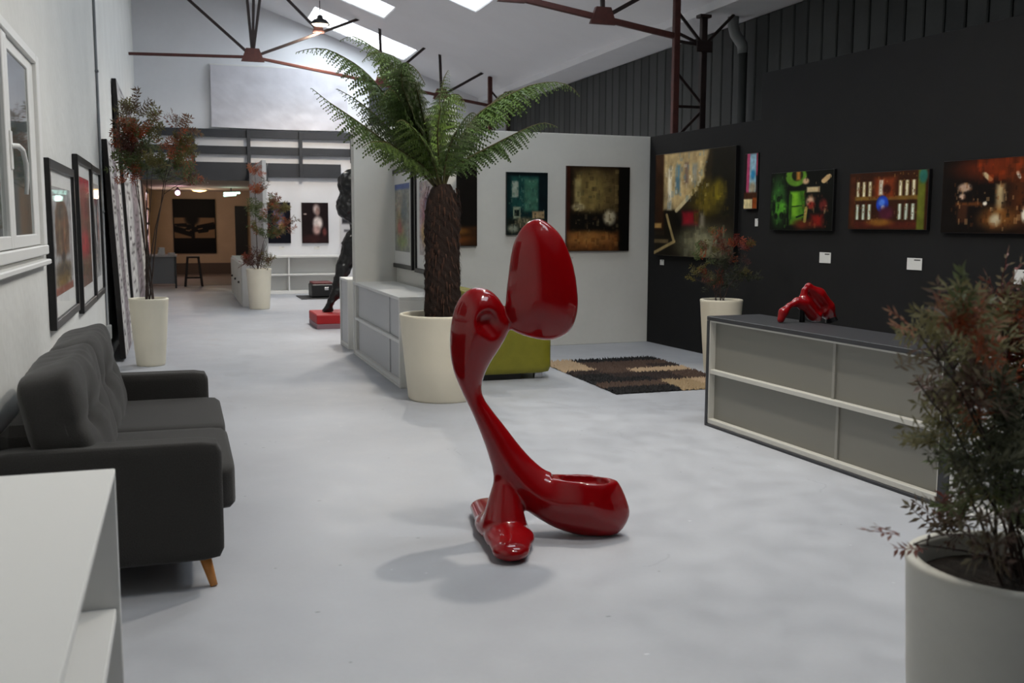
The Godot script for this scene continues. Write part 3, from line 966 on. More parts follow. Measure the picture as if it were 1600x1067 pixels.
	var crowd := print_material(64, 128, "#8d8f88", [["r", 0.0, 0.0, 1.0, 0.08, "#3a55a0", 0.02], ["e", 0.4, 0.55, 0.25, 0.3, "#a8905c", 0.7], ["e", 0.35, 0.65, 0.15, 0.12, "#a85a50", 0.6], ["e", 0.6, 0.4, 0.2, 0.2, "#5c6a70", 0.7], ["e", 0.5, 0.85, 0.3, 0.1, "#8a9a5c", 0.7], ["e", 0.3, 0.25, 0.2, 0.14, "#a89c90", 0.7], ["s", 0.02, 0.1, 0.96, 0.88, ["#a89a70", "#5c6a74", "#b06a5c", "#7a8a64", "#c8bca0", "#4c5058"], 160, 0.035], ["n", 0.22, 0.05]], 49)
	var bloom := print_material(64, 128, "#b8aca8", [["e", 0.5, 0.5, 0.35, 0.3, "#a85a6a", 0.7], ["e", 0.6, 0.35, 0.2, 0.15, "#5a6aa0", 0.6], ["e", 0.4, 0.7, 0.25, 0.15, "#c8a050", 0.6], ["s", 0.02, 0.02, 0.96, 0.96, ["#a85a6a", "#5a6aa0", "#c8a050", "#d8ccc8", "#6a4a50"], 140, 0.04], ["n", 0.22, 0.05]], 50)
	framed_print(side, -11.03, 1.54, 0.0, 1.1, 1.09, "black-framed print with a blue band, beside the fern trunk", crowd, 0.045, 0.12, 0.14)
	framed_print(side, -9.85, 1.53, 0.0, 1.0, 1.09, "black-framed rosy print half hidden behind the fern trunk", bloom, 0.045, 0.12, 0.14)

# ---------------------------------------------------------------- the far end: landing, room below, photographs
func build_far_end():
	# landing rail: boards between posts, in front of the gable
	var t := thing("landing_rail", "dark grey board railing of the landing across the white gable", "railing", Vector3(1.4, 2.36, -21.9))
	for b in [[3.23, 3.39, -0.36, 3.58], [2.885, 3.05, -0.75, 3.58]]:
		box_part(t, "rail_board", Vector3(b[2], b[0], -21.95), Vector3(b[3], b[1], -21.92), M.rail, 0.004)
	box_part(t, "cap_strip", Vector3(-0.75, 3.385, -21.97), Vector3(-0.36, 3.40, -21.92), M.rail, 0.002)
	box_part(t, "fascia_board", Vector3(-0.75, 2.345, -21.96), Vector3(1.80, 2.72, -21.92), M.rail, 0.004)
	box_part(t, "fascia_board", Vector3(1.81, 2.43, -21.96), Vector3(3.33, 2.72, -21.92), M.rail, 0.004)
	for x in [0.33, 1.43, 2.49]:
		box_part(t, "rail_post", Vector3(x - 0.035, 2.43, -21.92), Vector3(x + 0.035, 3.39, -21.87), M.rail, 0.004)
	box_part(t, "rail_post", Vector3(3.53, 2.75, -21.92), Vector3(3.59, 3.39, -21.87), M.rail, 0.004)
	# translucent sheet fixed over the gable's window
	var sh := thing("plastic_sheet", "wrinkled white plastic sheet fixed over the gable window", "sheet", Vector3(2.1, 3.44, -21.98))
	part(sh, "sheet", drape(2.78, 1.24), mottled(Color(0.78, 0.775, 0.80), Color(0.83, 0.825, 0.85), 0.5, 0.8, 61), place(Vector3(2.1, 4.05, -21.94)))
	box_part(sh, "batten", Vector3(0.70, 4.66, -21.995), Vector3(3.49, 4.70, -21.955), M.white, 0.004)
	# dark slate panel high on the gable
	single("wall_board", "dark slate board high on the gable behind the fern", "board", box(Vector3(0.95, 0.95, 0.05), 0.005), M.rail, place(Vector3(4.44, 4.02, -21.965)))
	# the room below the landing
	struct("ceiling_rear", boxes_mesh([[Vector3(-1.0, 2.36, -30.6), Vector3(2.5, 2.46, -22.2)]]), plain(Color(0.72, 0.67, 0.60), 0.85))
	struct("wall_rear", boxes_mesh([[Vector3(-1.0, 0, -30.7), Vector3(2.5, 2.46, -30.5)]]), M.beige)
	struct("wall_rear_left", boxes_mesh([[Vector3(-1.0, 0, -27.0), Vector3(WALL_X, 2.46, -22.0)], [Vector3(-1.0, 0, -30.6), Vector3(WALL_X, 2.46, -28.9)], [Vector3(-1.0, 2.3, -28.9), Vector3(WALL_X, 2.46, -27.0)], [Vector3(-1.0, 0, -28.9), Vector3(WALL_X, 0.55, -27.0)]]), M.beige)
	struct("wall_rear_right", boxes_mesh([[Vector3(2.3, 0, -30.6), Vector3(2.5, 2.46, -22.2)]]), M.beige)
	box_part(struct_node("baseboard_rear", "dark baseboard of the room under the landing", Vector3(0.7, 0, -30.48)), "board", Vector3(-0.75, 0, -30.5), Vector3(2.3, 0.32, -30.46), plain(Color(0.28, 0.23, 0.19), 0.7))
	var w := struct_node("window_2", "bright daylit window with dark bars in the room under the landing", Vector3(WALL_X, 0.55, -27.95))
	box_part(w, "pane", Vector3(-0.775, 0.55, -28.9), Vector3(-0.765, 2.3, -27.0), glow(Color(1.0, 0.90, 0.92), 1.6))
	for y in [0.62, 1.45, 1.82, 2.26]:
		box_part(w, "window_bar", Vector3(-0.762, y - 0.03, -28.9), Vector3(-0.735, y + 0.03, -27.0), M.black)
	box_part(w, "window_bar", Vector3(-0.762, 0.55, -28.0), Vector3(-0.74, 2.3, -27.9), plain(Color(0.30, 0.10, 0.10), 0.6))
	var wl := AreaLight3D.new()
	wl.name = "window_light"
	wl.area_size = Vector2(1.8, 1.6)
	wl.area_normalize_energy = false
	wl.light_energy = 0.12
	wl.light_color = Color(1.0, 0.93, 0.93)
	wl.area_range = 20.0
	wl.shadow_enabled = true
	w.add_child(wl)
	wl.transform = Transform3D(Basis(Vector3.UP, -PI / 2), Vector3(0.03, 0.87, 0))
	# black and beige painting
	var hands := print_material(96, 128, "#080808", [["r", 0.02, 0.34, 0.96, 0.38, "#6f5a42", 0.004], ["e", 0.44, 0.36, 0.16, 0.12, "#080808", 0.4], ["l", 0.0, 0.54, 0.42, 0.64, "#080808", 0.07], ["l", 0.1, 0.48, 0.4, 0.5, "#0a0908", 0.03], ["l", 1.0, 0.50, 0.52, 0.56, "#080808", 0.06], ["l", 0.6, 0.60, 0.8, 0.58, "#080808", 0.035], ["r", 0.42, 0.32, 0.08, 0.42, "#080808", 0.02], ["l", 0.04, 0.47, 0.30, 0.46, "#0a0908", 0.02], ["l", 0.22, 0.60, 0.40, 0.52, "#0a0908", 0.04], ["l", 0.56, 0.50, 0.95, 0.44, "#0a0908", 0.02], ["l", 0.30, 0.575, 0.38, 0.585, "#6f5a42", 0.012], ["l", 0.58, 0.555, 0.68, 0.54, "#6f5a42", 0.010]], 62)
	board_print(Transform3D(Basis.IDENTITY, Vector3(0, 0, -30.5)), 0.43, 1.37, 0.0, 1.16, 1.54, "large black and beige painting on the wall under the landing", hands, M.black, 0.05)
	# dark doorway to the right
	single("dark_door", "tall dark narrow door in the room under the landing", "door", box(Vector3(0.34, 1.95, 0.06), 0.006), M.black, place(Vector3(1.72, 0.975, -30.46)))
	# desk and stool
	var dk := thing("desk", "grey desk with a pale top in the room under the landing", "desk", Vector3(-0.42, 0, -24.6))
	box_part(dk, "desk_top", Vector3(-0.73, 0.71, -25.1), Vector3(-0.06, 0.745, -24.1), plain(Color(0.75, 0.75, 0.75), 0.5), 0.004)
	box_part(dk, "front_panel", Vector3(-0.73, 0.10, -24.20), Vector3(-0.12, 0.71, -24.17), plain(Color(0.50, 0.51, 0.53), 0.5), 0.003)
	for x in [-0.69, -0.10]:
		for z in [-25.06, -24.14]:
			box_part(dk, "leg", Vector3(x - 0.02, 0, z - 0.02), Vector3(x + 0.02, 0.71, z + 0.02), plain(Color(0.30, 0.31, 0.32), 0.4, 0.5), 0.003)
	for q in [[-0.40, 0.17, "tall white paper stack on the grey desk"], [-0.18, 0.05, "low white pad on the grey desk corner"]]:
		var s := thing("paper_stack", q[2], "paper", Vector3(q[0], 0.745, -24.4))
		for k in 3:
			part(s, "sheet_block", box(Vector3(0.16 - 0.02 * k, q[1] / 3.0, 0.22), 0.003), M.white, place(Vector3(q[0], 0.746 + q[1] * (k + 0.5) / 3.0, -24.4), 0.1 * k))
	var so := thing("bar_stool", "dark wooden stool beside the grey desk", "stool", Vector3(0.29, 0, -24.8))
	var brown := plain(Color(0.12, 0.085, 0.06), 0.5)
	part(so, "seat", box(Vector3(0.30, 0.04, 0.30), 0.012), brown, place(Vector3(0.29, 0.68, -24.8)))
	for sx in [-1, 1]:
		for sz in [-1, 1]:
			bar(so, "leg", Vector3(0.29 + sx * 0.19, 0, -24.8 + sz * 0.17), Vector3(0.29 + sx * 0.12, 0.67, -24.8 + sz * 0.11), 0.052, 0.052, brown)
	for sz in [-1, 1]:
		bar(so, "stretcher", Vector3(0.12, 0.2, -24.8 + sz * 0.15), Vector3(0.46, 0.2, -24.8 + sz * 0.15), 0.025, 0.025, brown)
	# lamps of that room
	var sp := thing("spot_lamp", "small pinkish spot lamp under the landing ceiling", "lamp", Vector3(0.0, 2.22, -26.5))
	part(sp, "lamp_housing", lathe([Vector2(0.0, 0.12), Vector2(0.03, 0.12), Vector2(0.05, 0.06), Vector2(0.055, 0.0), Vector2(0.05, 0.0)], 18), M.black, Transform3D(Basis(Vector3.RIGHT, -0.9), Vector3(0.0, 2.24, -26.45)))
	part(sp, "lamp_glass", sphere(0.06), glow(Color(1.0, 0.80, 0.95), 4.0), place(Vector3(0.0, 2.2, -26.4)))
	bar(sp, "stem", Vector3(0, 2.26, -26.5), Vector3(0, 2.36, -26.5), 0.02, 0.02, M.black)
	omni(sp, Vector3(0.0, 2.2, -26.26), Color(1.0, 0.80, 0.90), 0.08, 0.06)
	var cl := thing("ceiling_light", "warm flush ceiling light under the landing", "lamp", Vector3(0.55, 2.33, -28.4))
	part(cl, "lamp_rim", lathe([Vector2(0.0, 0.03), Vector2(0.22, 0.03), Vector2(0.22, 0.0), Vector2(0.19, 0.0)], 24), M.white, place(Vector3(0.55, 2.33, -28.4)))
	part(cl, "lamp_glass", lathe([Vector2(0.19, 0.0), Vector2(0.15, -0.03), Vector2(0.0, -0.045)], 24), glow(Color(1.0, 0.82, 0.55), 2.5), place(Vector3(0.55, 2.33, -28.4)))
	omni(cl, Vector3(0.55, 2.2, -28.4), Color(1.0, 0.88, 0.74), 0.36, 0.12)
	var fl := thing("tube_light", "greenish-white tube light near the dark door under the landing", "lamp", Vector3(1.35, 2.1, -27.0))
	for k in 2:
		part(fl, "lamp_tube", tube([Vector3(1.12, 2.22 - 0.06 * k, -27.0), Vector3(1.52 - 0.1 * k, 2.24 - 0.05 * k, -27.2)], [0.025, 0.025], 10), glow(Color(0.80, 1.0, 0.95), 2.2))
	bar(fl, "lamp_bracket", Vector3(1.3, 2.2, -27.1), Vector3(1.3, 2.36, -27.1), 0.03, 0.03, M.black)
	omni(fl, Vector3(1.3, 2.05, -26.8), Color(0.85, 1.0, 0.96), 0.08, 0.08)
	# photographs on the white wall
	var wallf := Transform3D(Basis.IDENTITY, Vector3(0, 0, -22.0))
	var orchid := print_material(64, 96, "#0c0c16", [["e", 0.5, 0.4, 0.2, 0.3, "#5a5a78", 0.7], ["e", 0.6, 0.6, 0.14, 0.12, "#a07850", 0.6], ["e", 0.35, 0.3, 0.1, 0.2, "#8a90a8", 0.7], ["e", 0.45, 0.75, 0.2, 0.06, "#3a2a20", 0.7], ["s", 0.2, 0.15, 0.6, 0.6, ["#3a3a54", "#8a8ea8", "#0c0c14", "#a08058"], 60, 0.03], ["n", 0.22, 0.05]], 63)
	var bather := print_material(64, 96, "#1c1214", [["e", 0.55, 0.16, 0.12, 0.12, "#b8a8a4", 0.6], ["e", 0.6, 0.22, 0.08, 0.1, "#8a706a", 0.5], ["e", 0.6, 0.5, 0.18, 0.16, "#d8ccc8", 0.4], ["e", 0.55, 0.68, 0.14, 0.12, "#a88a84", 0.6], ["e", 0.85, 0.72, 0.08, 0.1, "#6a3a38", 0.6], ["e", 0.12, 0.28, 0.06, 0.02, "#b8a8a0", 0.5], ["e", 0.4, 0.9, 0.4, 0.1, "#3a2020", 0.8], ["n", 0.22, 0.05]], 64)
	board_print(wallf, 2.02, 1.48, 0.0, 0.47, 0.86, "dark blue photograph on the far white wall behind the slim plant", orchid, M.black)
	board_print(wallf, 2.77, 1.48, 0.0, 0.56, 0.86, "dark brown photograph of a seated woman in a white wrap on the far wall", bather, M.black)
	var pale := print_material(48, 96, "#c8c8ca", [["r", 0.1, 0.3, 0.4, 0.14, "#303034", 0.05], ["r", 0.2, 0.6, 0.3, 0.06, "#58585c", 0.03]], 65)
	board_print(wallf, 3.50, 1.42, 0.0, 0.40, 0.80, "pale photograph on the far wall behind the black statue", pale, M.white)
	wall_card(wallf, 2.06, 0.95, 0.0, 0.12, 0.06, "tiny caption card under the dark blue photograph")
	wall_card(wallf, 2.80, 0.95, 0.0, 0.12, 0.06, "tiny caption card under the photograph of the seated woman")
	# low white open shelf unit below the photographs
	shelf_unit("low_shelf_unit", "low white open shelf unit under the photographs on the far wall", Transform3D(Basis.IDENTITY, Vector3(1.62, 0, -21.62)), 1.62, 0.80, 0.36, 1, [0.55], M.white, M.white, 0.04)
	# white drawer cabinet and grey speckled screen in the aisle
	var cb := thing("drawer_cabinet", "white drawer cabinet standing along the aisle behind the slim plant", "cabinet", Vector3(1.25, 0, -20.2))
	box_part(cb, "body", Vector3(1.03, 0.0, -22.0), Vector3(1.50, 0.80, -18.45), M.white, 0.006)
	for k in 3:
		var df := box_part(cb, "drawer_front", Vector3(1.008, 0.05, -21.95 + 1.18 * k), Vector3(1.03, 0.76, -20.83 + 1.18 * k), M.white_back, 0.004)
		part(df, "drawer_knob", sphere(0.022), M.black, place(Vector3(0.995, 0.42, -21.25 + 1.18 * k)))
	var scr := mottled(Color(0.55, 0.54, 0.55), Color(0.86, 0.85, 0.85), 0.8, 2.2, 66, 0.0, 0.05)
	var sc := thing("display_screen", "tall grey speckled screen with a white edge behind the slim plant", "screen", Vector3(1.5, 0.8, -20.6))
	box_part(sc, "screen_panel", Vector3(1.42, 0.8, -21.85), Vector3(1.49, 2.58, -18.45), scr, 0.003)
	box_part(sc, "screen_edge", Vector3(1.42, 0.8, -18.45), Vector3(1.49, 2.58, -18.42), M.white, 0.003)
	# black case with a red lid on its mat
	var bx := thing("black_case", "black case with a red lid on the floor before the low shelves", "case", Vector3(2.7, 0.02, -20.4))
	box_part(bx, "case_body", Vector3(2.45, 0.02, -20.7), Vector3(3.15, 0.28, -20.15), M.black, 0.02)
	box_part(bx, "case_lid", Vector3(2.47, 0.28, -20.68), Vector3(2.86, 0.32, -20.17), plain(Color(0.38, 0.12, 0.13), 0.5), 0.01)
	box_part(bx, "case_clasp", Vector3(2.7, 0.16, -20.15), Vector3(2.78, 0.22, -20.13), M.chrome, 0.004)
	single("floor_mat", "flat black mat under the case with the red lid", "mat", box(Vector3(1.0, 0.018, 0.95), 0.004), M.black, place(Vector3(2.72, 0.009, -20.42)))
	# black statue on a red plinth behind the partition
	var pl := thing("plinth", "low red plinth under the black statue", "plinth", Vector3(2.35, 0, -14.7))
	box_part(pl, "plinth_top", Vector3(1.80, 0.07, -15.2), Vector3(3.1, 0.20, -14.3), plain(Color(0.66, 0.03, 0.07), 0.55), 0.01)
	box_part(pl, "plinth_base", Vector3(1.80, 0.0, -15.2), Vector3(3.1, 0.07, -14.3), plain(Color(0.55, 0.42, 0.45), 0.6), 0.004)
	var q := func(x: float, y: float, dz := 0.0) -> Vector3: return at_z(x, y, -14.75 + dz)
	var s := [
		capsule(q.call(507, 488), q.call(517, 486), 0.05, 0.055, 0.03), capsule(q.call(511, 484), q.call(524, 460), 0.055, 0.06, 0.03), capsule(q.call(524, 460), q.call(536, 420), 0.075, 0.10, 0.04),
		capsule(q.call(536, 420), q.call(552, 380), 0.10, 0.14, 0.05), capsule(q.call(552, 380), q.call(575, 350), 0.15, 0.2, 0.06), capsule(q.call(575, 350), q.call(580, 290), 0.2, 0.22, 0.08),
		capsule(q.call(580, 290), q.call(560, 300), 0.2, 0.16, 0.06), capsule(q.call(549, 287), q.call(562, 280), 0.20, 0.20, 0.03), capsule(q.call(549, 322), q.call(562, 318), 0.22, 0.22, 0.10),
		capsule(q.call(575, 360, -0.1), q.call(600, 430, -0.2), 0.14, 0.1, 0.05), capsule(q.call(600, 430, -0.2), q.call(590, 484, -0.2), 0.08, 0.06, 0.04), capsule(q.call(590, 486, -0.2), q.call(578, 488, -0.1), 0.05, 0.05, 0.03)]
	single("black_statue", "rough black striding statue on the red plinth, half hidden by the partition", "statue", solid_mesh(s, Vector3(1.75, 0.2, -15.4), Vector3(3.3, 2.5, -14.3), 0.028, 0.203, 0.03), plain(Color(0.03, 0.03, 0.032), 0.38))

func sphere(r: float) -> Mesh:
	var key := "sphere_%.3f" % r
	if not boxes.has(key):
		var s := SphereMesh.new()
		s.radius = r
		s.height = 2 * r
		s.radial_segments = 16
		s.rings = 8
		boxes[key] = s
	return boxes[key]

func omni(owner_: Node3D, at: Vector3, color: Color, e: float, size: float):
	var l := OmniLight3D.new()
	l.name = "lamp"
	l.light_color = color
	l.light_energy = e
	l.light_size = size
	l.omni_range = 30.0
	l.omni_attenuation = 2.0
	l.shadow_enabled = true
	owner_.add_child(l)
	l.transform = world_of(owner_).affine_inverse() * Transform3D(Basis.IDENTITY, at)

func drape(w: float, h: float) -> Mesh:
	var st := new_st()
	var n := FastNoiseLite.new()
	n.seed = 9
	n.frequency = 0.9
	var nx := 40
	var ny := 22
	var p := func(i: int, j: int) -> Vector3:
		var u := float(i) / nx
		var v := float(j) / ny
		var fold := 0.022 * sin(u * 17.0 + 2.5 * v) * v * u + 0.028 * n.get_noise_2d(u * 5.0 + v * 3.0, v * 2.5) * (0.3 + v)
		var sag := 0.02 * sin(PI * u) * (1.0 if j == ny else 0.0)
		return Vector3((u - 0.5) * w, (0.5 - v) * h - sag, 0.012 + fold)
	for i in nx:
		for j in ny:
			var q := [p.call(i, j), p.call(i, j + 1), p.call(i + 1, j + 1), p.call(i + 1, j)]
			for k in [0, 2, 1, 0, 3, 2]:
				st.add_vertex(q[k])
	st.generate_normals()
	return st.commit()

# A shelf unit: x along its front, z looking out of its front; the frame's origin is its left front corner on the floor. With a recess it is closed by infill panels set that far back.
func shelf_unit(called: String, label: String, f: Transform3D, w: float, h: float, deep: float, rows: int, uprights: Array, shell: Material, inner: Material, thick := 0.03, side_right := -1.0, recess := 0.0) -> Node3D:
	var t := Node3D.new()
	t.name = numbered(called)
	add_child(t, true)
	t.transform = f * Transform3D(Basis.IDENTITY, Vector3(w * 0.5, 0, -deep * 0.5))
	tag(t, label, "shelf")
	var sr := thick if side_right < 0 else side_right
	var back := -recess if recess > 0.0 else -deep + 0.02
	box_part(t, "top_panel", Vector3(0, h - thick, -deep), Vector3(w, h, 0), shell, 0.003, f)
	box_part(t, "side_panel", Vector3(0, 0, -deep), Vector3(thick, h - thick, 0), shell, 0.003, f)
	box_part(t, "side_panel", Vector3(w - sr, 0, -deep), Vector3(w, h - thick, 0), shell, 0.003, f)
	box_part(t, "bottom_panel", Vector3(thick, 0, -deep), Vector3(w - sr, thick * 0.7, 0), shell, 0.003, f)
	box_part(t, "bottom_shelf", Vector3(thick, thick * 0.7, back), Vector3(w - sr, thick * 0.7 + 0.035, -0.008), inner, 0.003, f)
	if shell != inner:
		box_part(t, "lining_panel", Vector3(thick, thick, back), Vector3(thick + 0.012, h - thick, -0.008), inner, 0.0, f)
		box_part(t, "lining_panel", Vector3(w - sr - 0.012, thick, back), Vector3(w - sr, h - thick, -0.008), inner, 0.0, f)
		box_part(t, "lining_panel", Vector3(thick + 0.012, h - thick - 0.012, back), Vector3(w - sr - 0.012, h - thick, -0.008), inner, 0.0, f)
	for k in rows:
		var y := h * (k + 1.0) / (rows + 1.0)
		box_part(t, "shelf_board", Vector3(thick, y - 0.016, back), Vector3(w - sr, y + 0.016, -0.012), inner, 0.003, f)
	for k in rows + 1:
		var y0 := thick + 0.02 if k == 0 else h * k / (rows + 1.0) + 0.016
		var y1 := h - thick - 0.002 if k == rows else h * (k + 1.0) / (rows + 1.0) - 0.016
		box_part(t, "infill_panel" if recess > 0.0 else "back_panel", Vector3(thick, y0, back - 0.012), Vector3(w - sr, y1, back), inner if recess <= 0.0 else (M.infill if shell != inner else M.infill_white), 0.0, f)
		for u in uprights:
			var ux: float = u if u is float else u[mini(k, u.size() - 1)]
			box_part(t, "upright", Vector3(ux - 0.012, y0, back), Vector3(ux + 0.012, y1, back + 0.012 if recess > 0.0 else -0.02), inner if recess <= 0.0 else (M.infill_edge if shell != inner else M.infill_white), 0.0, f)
	return t

# ---------------------------------------------------------------- left wall: window, pictures, leaning canvases
func build_left_side():
	var f := left_frame()
	var w := struct_node("window_1", "white casement window with a lever handle in the left wall", Vector3(WALL_X, 1.3, -5.3))
	# u runs away from the camera; the wall's face is at 0
	box_part(w, "sill_board", Vector3(4.26, 1.255, -0.2), Vector3(6.40, 1.285, 0.045), M.white, 0.006, f)
	box_part(w, "sill_board", Vector3(4.24, 1.31, -0.2), Vector3(6.44, 1.365, 0.03), M.white, 0.006, f)
	for b in [[4.3, 4.36], [6.30, 6.42]]:
		box_part(w, "window_frame", Vector3(b[0], 1.365, -0.06), Vector3(b[1], 2.42, 0.026), M.white, 0.004, f)
	box_part(w, "window_frame", Vector3(4.36, 2.37, -0.06), Vector3(6.30, 2.42, 0.026), M.white, 0.004, f)
	for s in [[4.36, 5.25, 0.05, 0.06], [5.25, 6.30, 0.09, 0.20]]:
		box_part(w, "sash_bar", Vector3(s[0], 1.37, -0.05), Vector3(s[0] + s[2], 2.37, 0.014), M.white, 0.004, f)
		box_part(w, "sash_bar", Vector3(s[1] - s[3], 1.37, -0.05), Vector3(s[1], 2.37, 0.004 if s[0] > 5 else 0.014), M.white, 0.004, f)
		box_part(w, "sash_bar", Vector3(s[0] + s[2], 1.37, -0.05), Vector3(s[1] - s[3], 1.43, 0.012), M.white, 0.004, f)
		box_part(w, "sash_bar", Vector3(s[0] + s[2], 2.31, -0.05), Vector3(s[1] - s[3], 2.37, 0.004), M.white, 0.004, f)
		box_part(w, "window_pane", Vector3(s[0] + s[2] - 0.01, 1.42, -0.008), Vector3(s[1] - s[3] + 0.01, 2.32, -0.004), M.pane, 0.0, f)
	box_part(w, "handle_plate", Vector3(5.27, 1.74, 0.014), Vector3(5.32, 1.92, 0.022), M.white, 0.003, f)
	part(w, "lever_handle", tube([f * Vector3(5.295, 1.85, 0.018), f * Vector3(5.31, 1.85, 0.045), f * Vector3(5.38, 1.835, 0.055), f * Vector3(5.46, 1.78, 0.055), f * Vector3(5.51, 1.70, 0.05), f * Vector3(5.51, 1.63, 0.045)], [0.013, 0.013, 0.012, 0.012, 0.011, 0.010], 8), M.white)
	# what the window looks out on: a narrow yard with a hedge
	struct("floor_yard", boxes_mesh([[Vector3(-3.4, -0.1, -16.0), Vector3(-1.0, 0.0, 0.0)]]), plain(Color(0.35, 0.35, 0.34), 0.9))
	struct("wall_yard", boxes_mesh([[Vector3(-3.4, 0, -16.0), Vector3(-3.2, 2.9, 0.0)]]), plain(Color(0.50, 0.52, 0.52), 0.9))
	var hedge := thing("hedge", "green hedge in the yard beyond the casement window", "hedge", Vector3(-2.5, 0, -8.5))
	var r := RandomNumberGenerator.new()
	r.seed = 70
	var st := new_st()
	for k in 3400:
		var p := Vector3(-2.5 + r.randf_range(-0.4, 0.4), r.randf_range(0.05, 1.75) , r.randf_range(-13.5, -4.5))
		var a := Vector3(r.randf_range(-1, 1), r.randf_range(-1, 1), r.randf_range(-1, 1)).normalized() * 0.09
		var b := a.cross(Vector3(r.randf(), 1, r.randf())).normalized() * 0.03
		for v in [p - a, p + b, p + a, p - a, p + a, p - b]:
			st.add_vertex(v)
	st.generate_normals()
	var hm := part(hedge, "foliage", st.commit(), plain(Color(0.22, 0.28, 0.13), 0.7))
	hm.set_meta("kind", "stuff")
	# pictures
	var arch := print_material(96, 160, "#9d9c9c", [["e", 0.5, 0.38, 0.34, 0.28, "#6b4c34", 0.12], ["r", 0.18, 0.36, 0.64, 0.26, "#5f4530", 0.05], ["r", 0.3, 0.3, 0.12, 0.3, "#7a6448", 0.06], ["r", 0.55, 0.28, 0.1, 0.34, "#8a5c3c", 0.06], ["e", 0.45, 0.22, 0.2, 0.08, "#5c5040", 0.6], ["e", 0.5, 0.66, 0.1, 0.05, "#3a3028", 0.6], ["e", 0.5, 0.8, 0.36, 0.1, "#4a3c28", 0.5], ["e", 0.45, 0.88, 0.3, 0.06, "#7a5e20", 0.7], ["r", 0.05, 0.93, 0.9, 0.07, "#8a4a34", 0.02], ["s", 0.18, 0.15, 0.64, 0.48, ["#4c3826", "#7a5c40", "#8a7452", "#5a4a3c"], 120, 0.03], ["s", 0.12, 0.7, 0.76, 0.22, ["#3c3020", "#6a5228", "#86703c"], 70, 0.03], ["n", 0.22, 0.05]], 71)
	var scarlet := print_material(96, 160, "#6a4a34", [["r", 0.0, 0.0, 1.0, 0.14, "#a81c2c", 0.03], ["e", 0.45, 0.16, 0.25, 0.12, "#8a2028", 0.6], ["e", 0.5, 0.3, 0.3, 0.12, "#7c3a30", 0.7], ["e", 0.4, 0.62, 0.4, 0.14, "#a8262c", 0.6], ["r", 0.0, 0.75, 1.0, 0.25, "#584030", 0.06], ["e", 0.5, 0.85, 0.3, 0.06, "#6a5238", 0.7], ["s", 0.0, 0.1, 1.0, 0.9, ["#7c3a30", "#8a5a40", "#543a2c", "#a0302c", "#6a4c38"], 150, 0.04], ["n", 0.22, 0.05]], 72)
	var walkers := print_material(96, 160, "#a3a2a0", [["r", 0.5, 0.2, 0.16, 0.4, "#2c2c2e", 0.04], ["e", 0.5, 0.16, 0.3, 0.07, "#6a3a3c", 0.6], ["e", 0.75, 0.45, 0.12, 0.2, "#b48a84", 0.6], ["r", 0.2, 0.55, 0.12, 0.25, "#4a4a4c", 0.04], ["e", 0.5, 0.75, 0.3, 0.1, "#86807c", 0.7], ["e", 0.6, 0.88, 0.06, 0.05, "#303030", 0.5], ["s", 0.05, 0.1, 0.9, 0.85, ["#b4b2b0", "#6a6868", "#8c8884", "#404042", "#a88a84"], 120, 0.035], ["n", 0.22, 0.05]], 73)
	framed_print(f, 7.29, 1.36, 0.0, 1.50, 1.02, "black-framed print of a brown arched building beside the window", arch, 0.055, 0.10, 0.13)
	framed_print(f, 9.02, 1.40, 0.0, 1.32, 1.21, "black-framed print with a scarlet top on the left wall", scarlet, 0.055, 0.10, 0.13)
	framed_print(f, 10.24, 1.40, 0.0, 1.06, 1.20, "black-framed pale street print nearest the conduit on the left wall", walkers, 0.055, 0.10, 0.13)
	# conduit
	var c := thing("conduit", "thin grey conduit with a switch box on the left wall", "pipe", Vector3(WALL_X + 0.02, 0.2, -11.2))
	part(c, "pipe", tube([Vector3(WALL_X + 0.016, 0.42, -11.2), Vector3(WALL_X + 0.016, 6.6, -11.2)], [0.014, 0.014], 8), plain(Color(0.50, 0.51, 0.52), 0.6))
	part(c, "switch_box", box(Vector3(0.05, 0.15, 0.10), 0.008), plain(Color(0.66, 0.67, 0.67), 0.6), place(Vector3(WALL_X + 0.027, 0.36, -11.2)))
	for y in [1.6, 3.0, 4.4]:
		part(c, "pipe_clip", box(Vector3(0.035, 0.02, 0.05), 0.003), plain(Color(0.45, 0.46, 0.47), 0.5), place(Vector3(WALL_X + 0.018, y, -11.2)))
	# big canvases leaning on the wall
	var bark := [["r", 0.0, 0.0, 1.0, 1.0, "#8f8c8c", 0.01]]
	r.seed = 74
	for q in [[0.02, 0.26, "#b9b7b4"], [0.34, 0.28, "#857a7e"], [0.68, 0.24, "#c4c1bc"]]:
		bark.append(["r", q[0], 0.0, q[1], 1.0, q[2], 0.02])
		for k in 34:
			bark.append(["r", q[0] + r.randf() * q[1] * 0.5, r.randf(), q[1] * r.randf_range(0.2, 0.6), r.randf_range(0.004, 0.012), "#4a4545", 0.006])
	bark.append(["n", 0.3, 0.06])
	var birch := print_material(160, 256, "#8f8c8c", bark, 75)
	lean("leaning_canvas", "tall birch trunk canvas leaning on the left wall behind the planter", 11.55, 13.65, 2.33, 0.10, birch)
	lean("leaning_canvas", "taller birch trunk canvas leaning on the wall beyond the first one", 13.85, 20.3, 3.25, 0.12, birch)

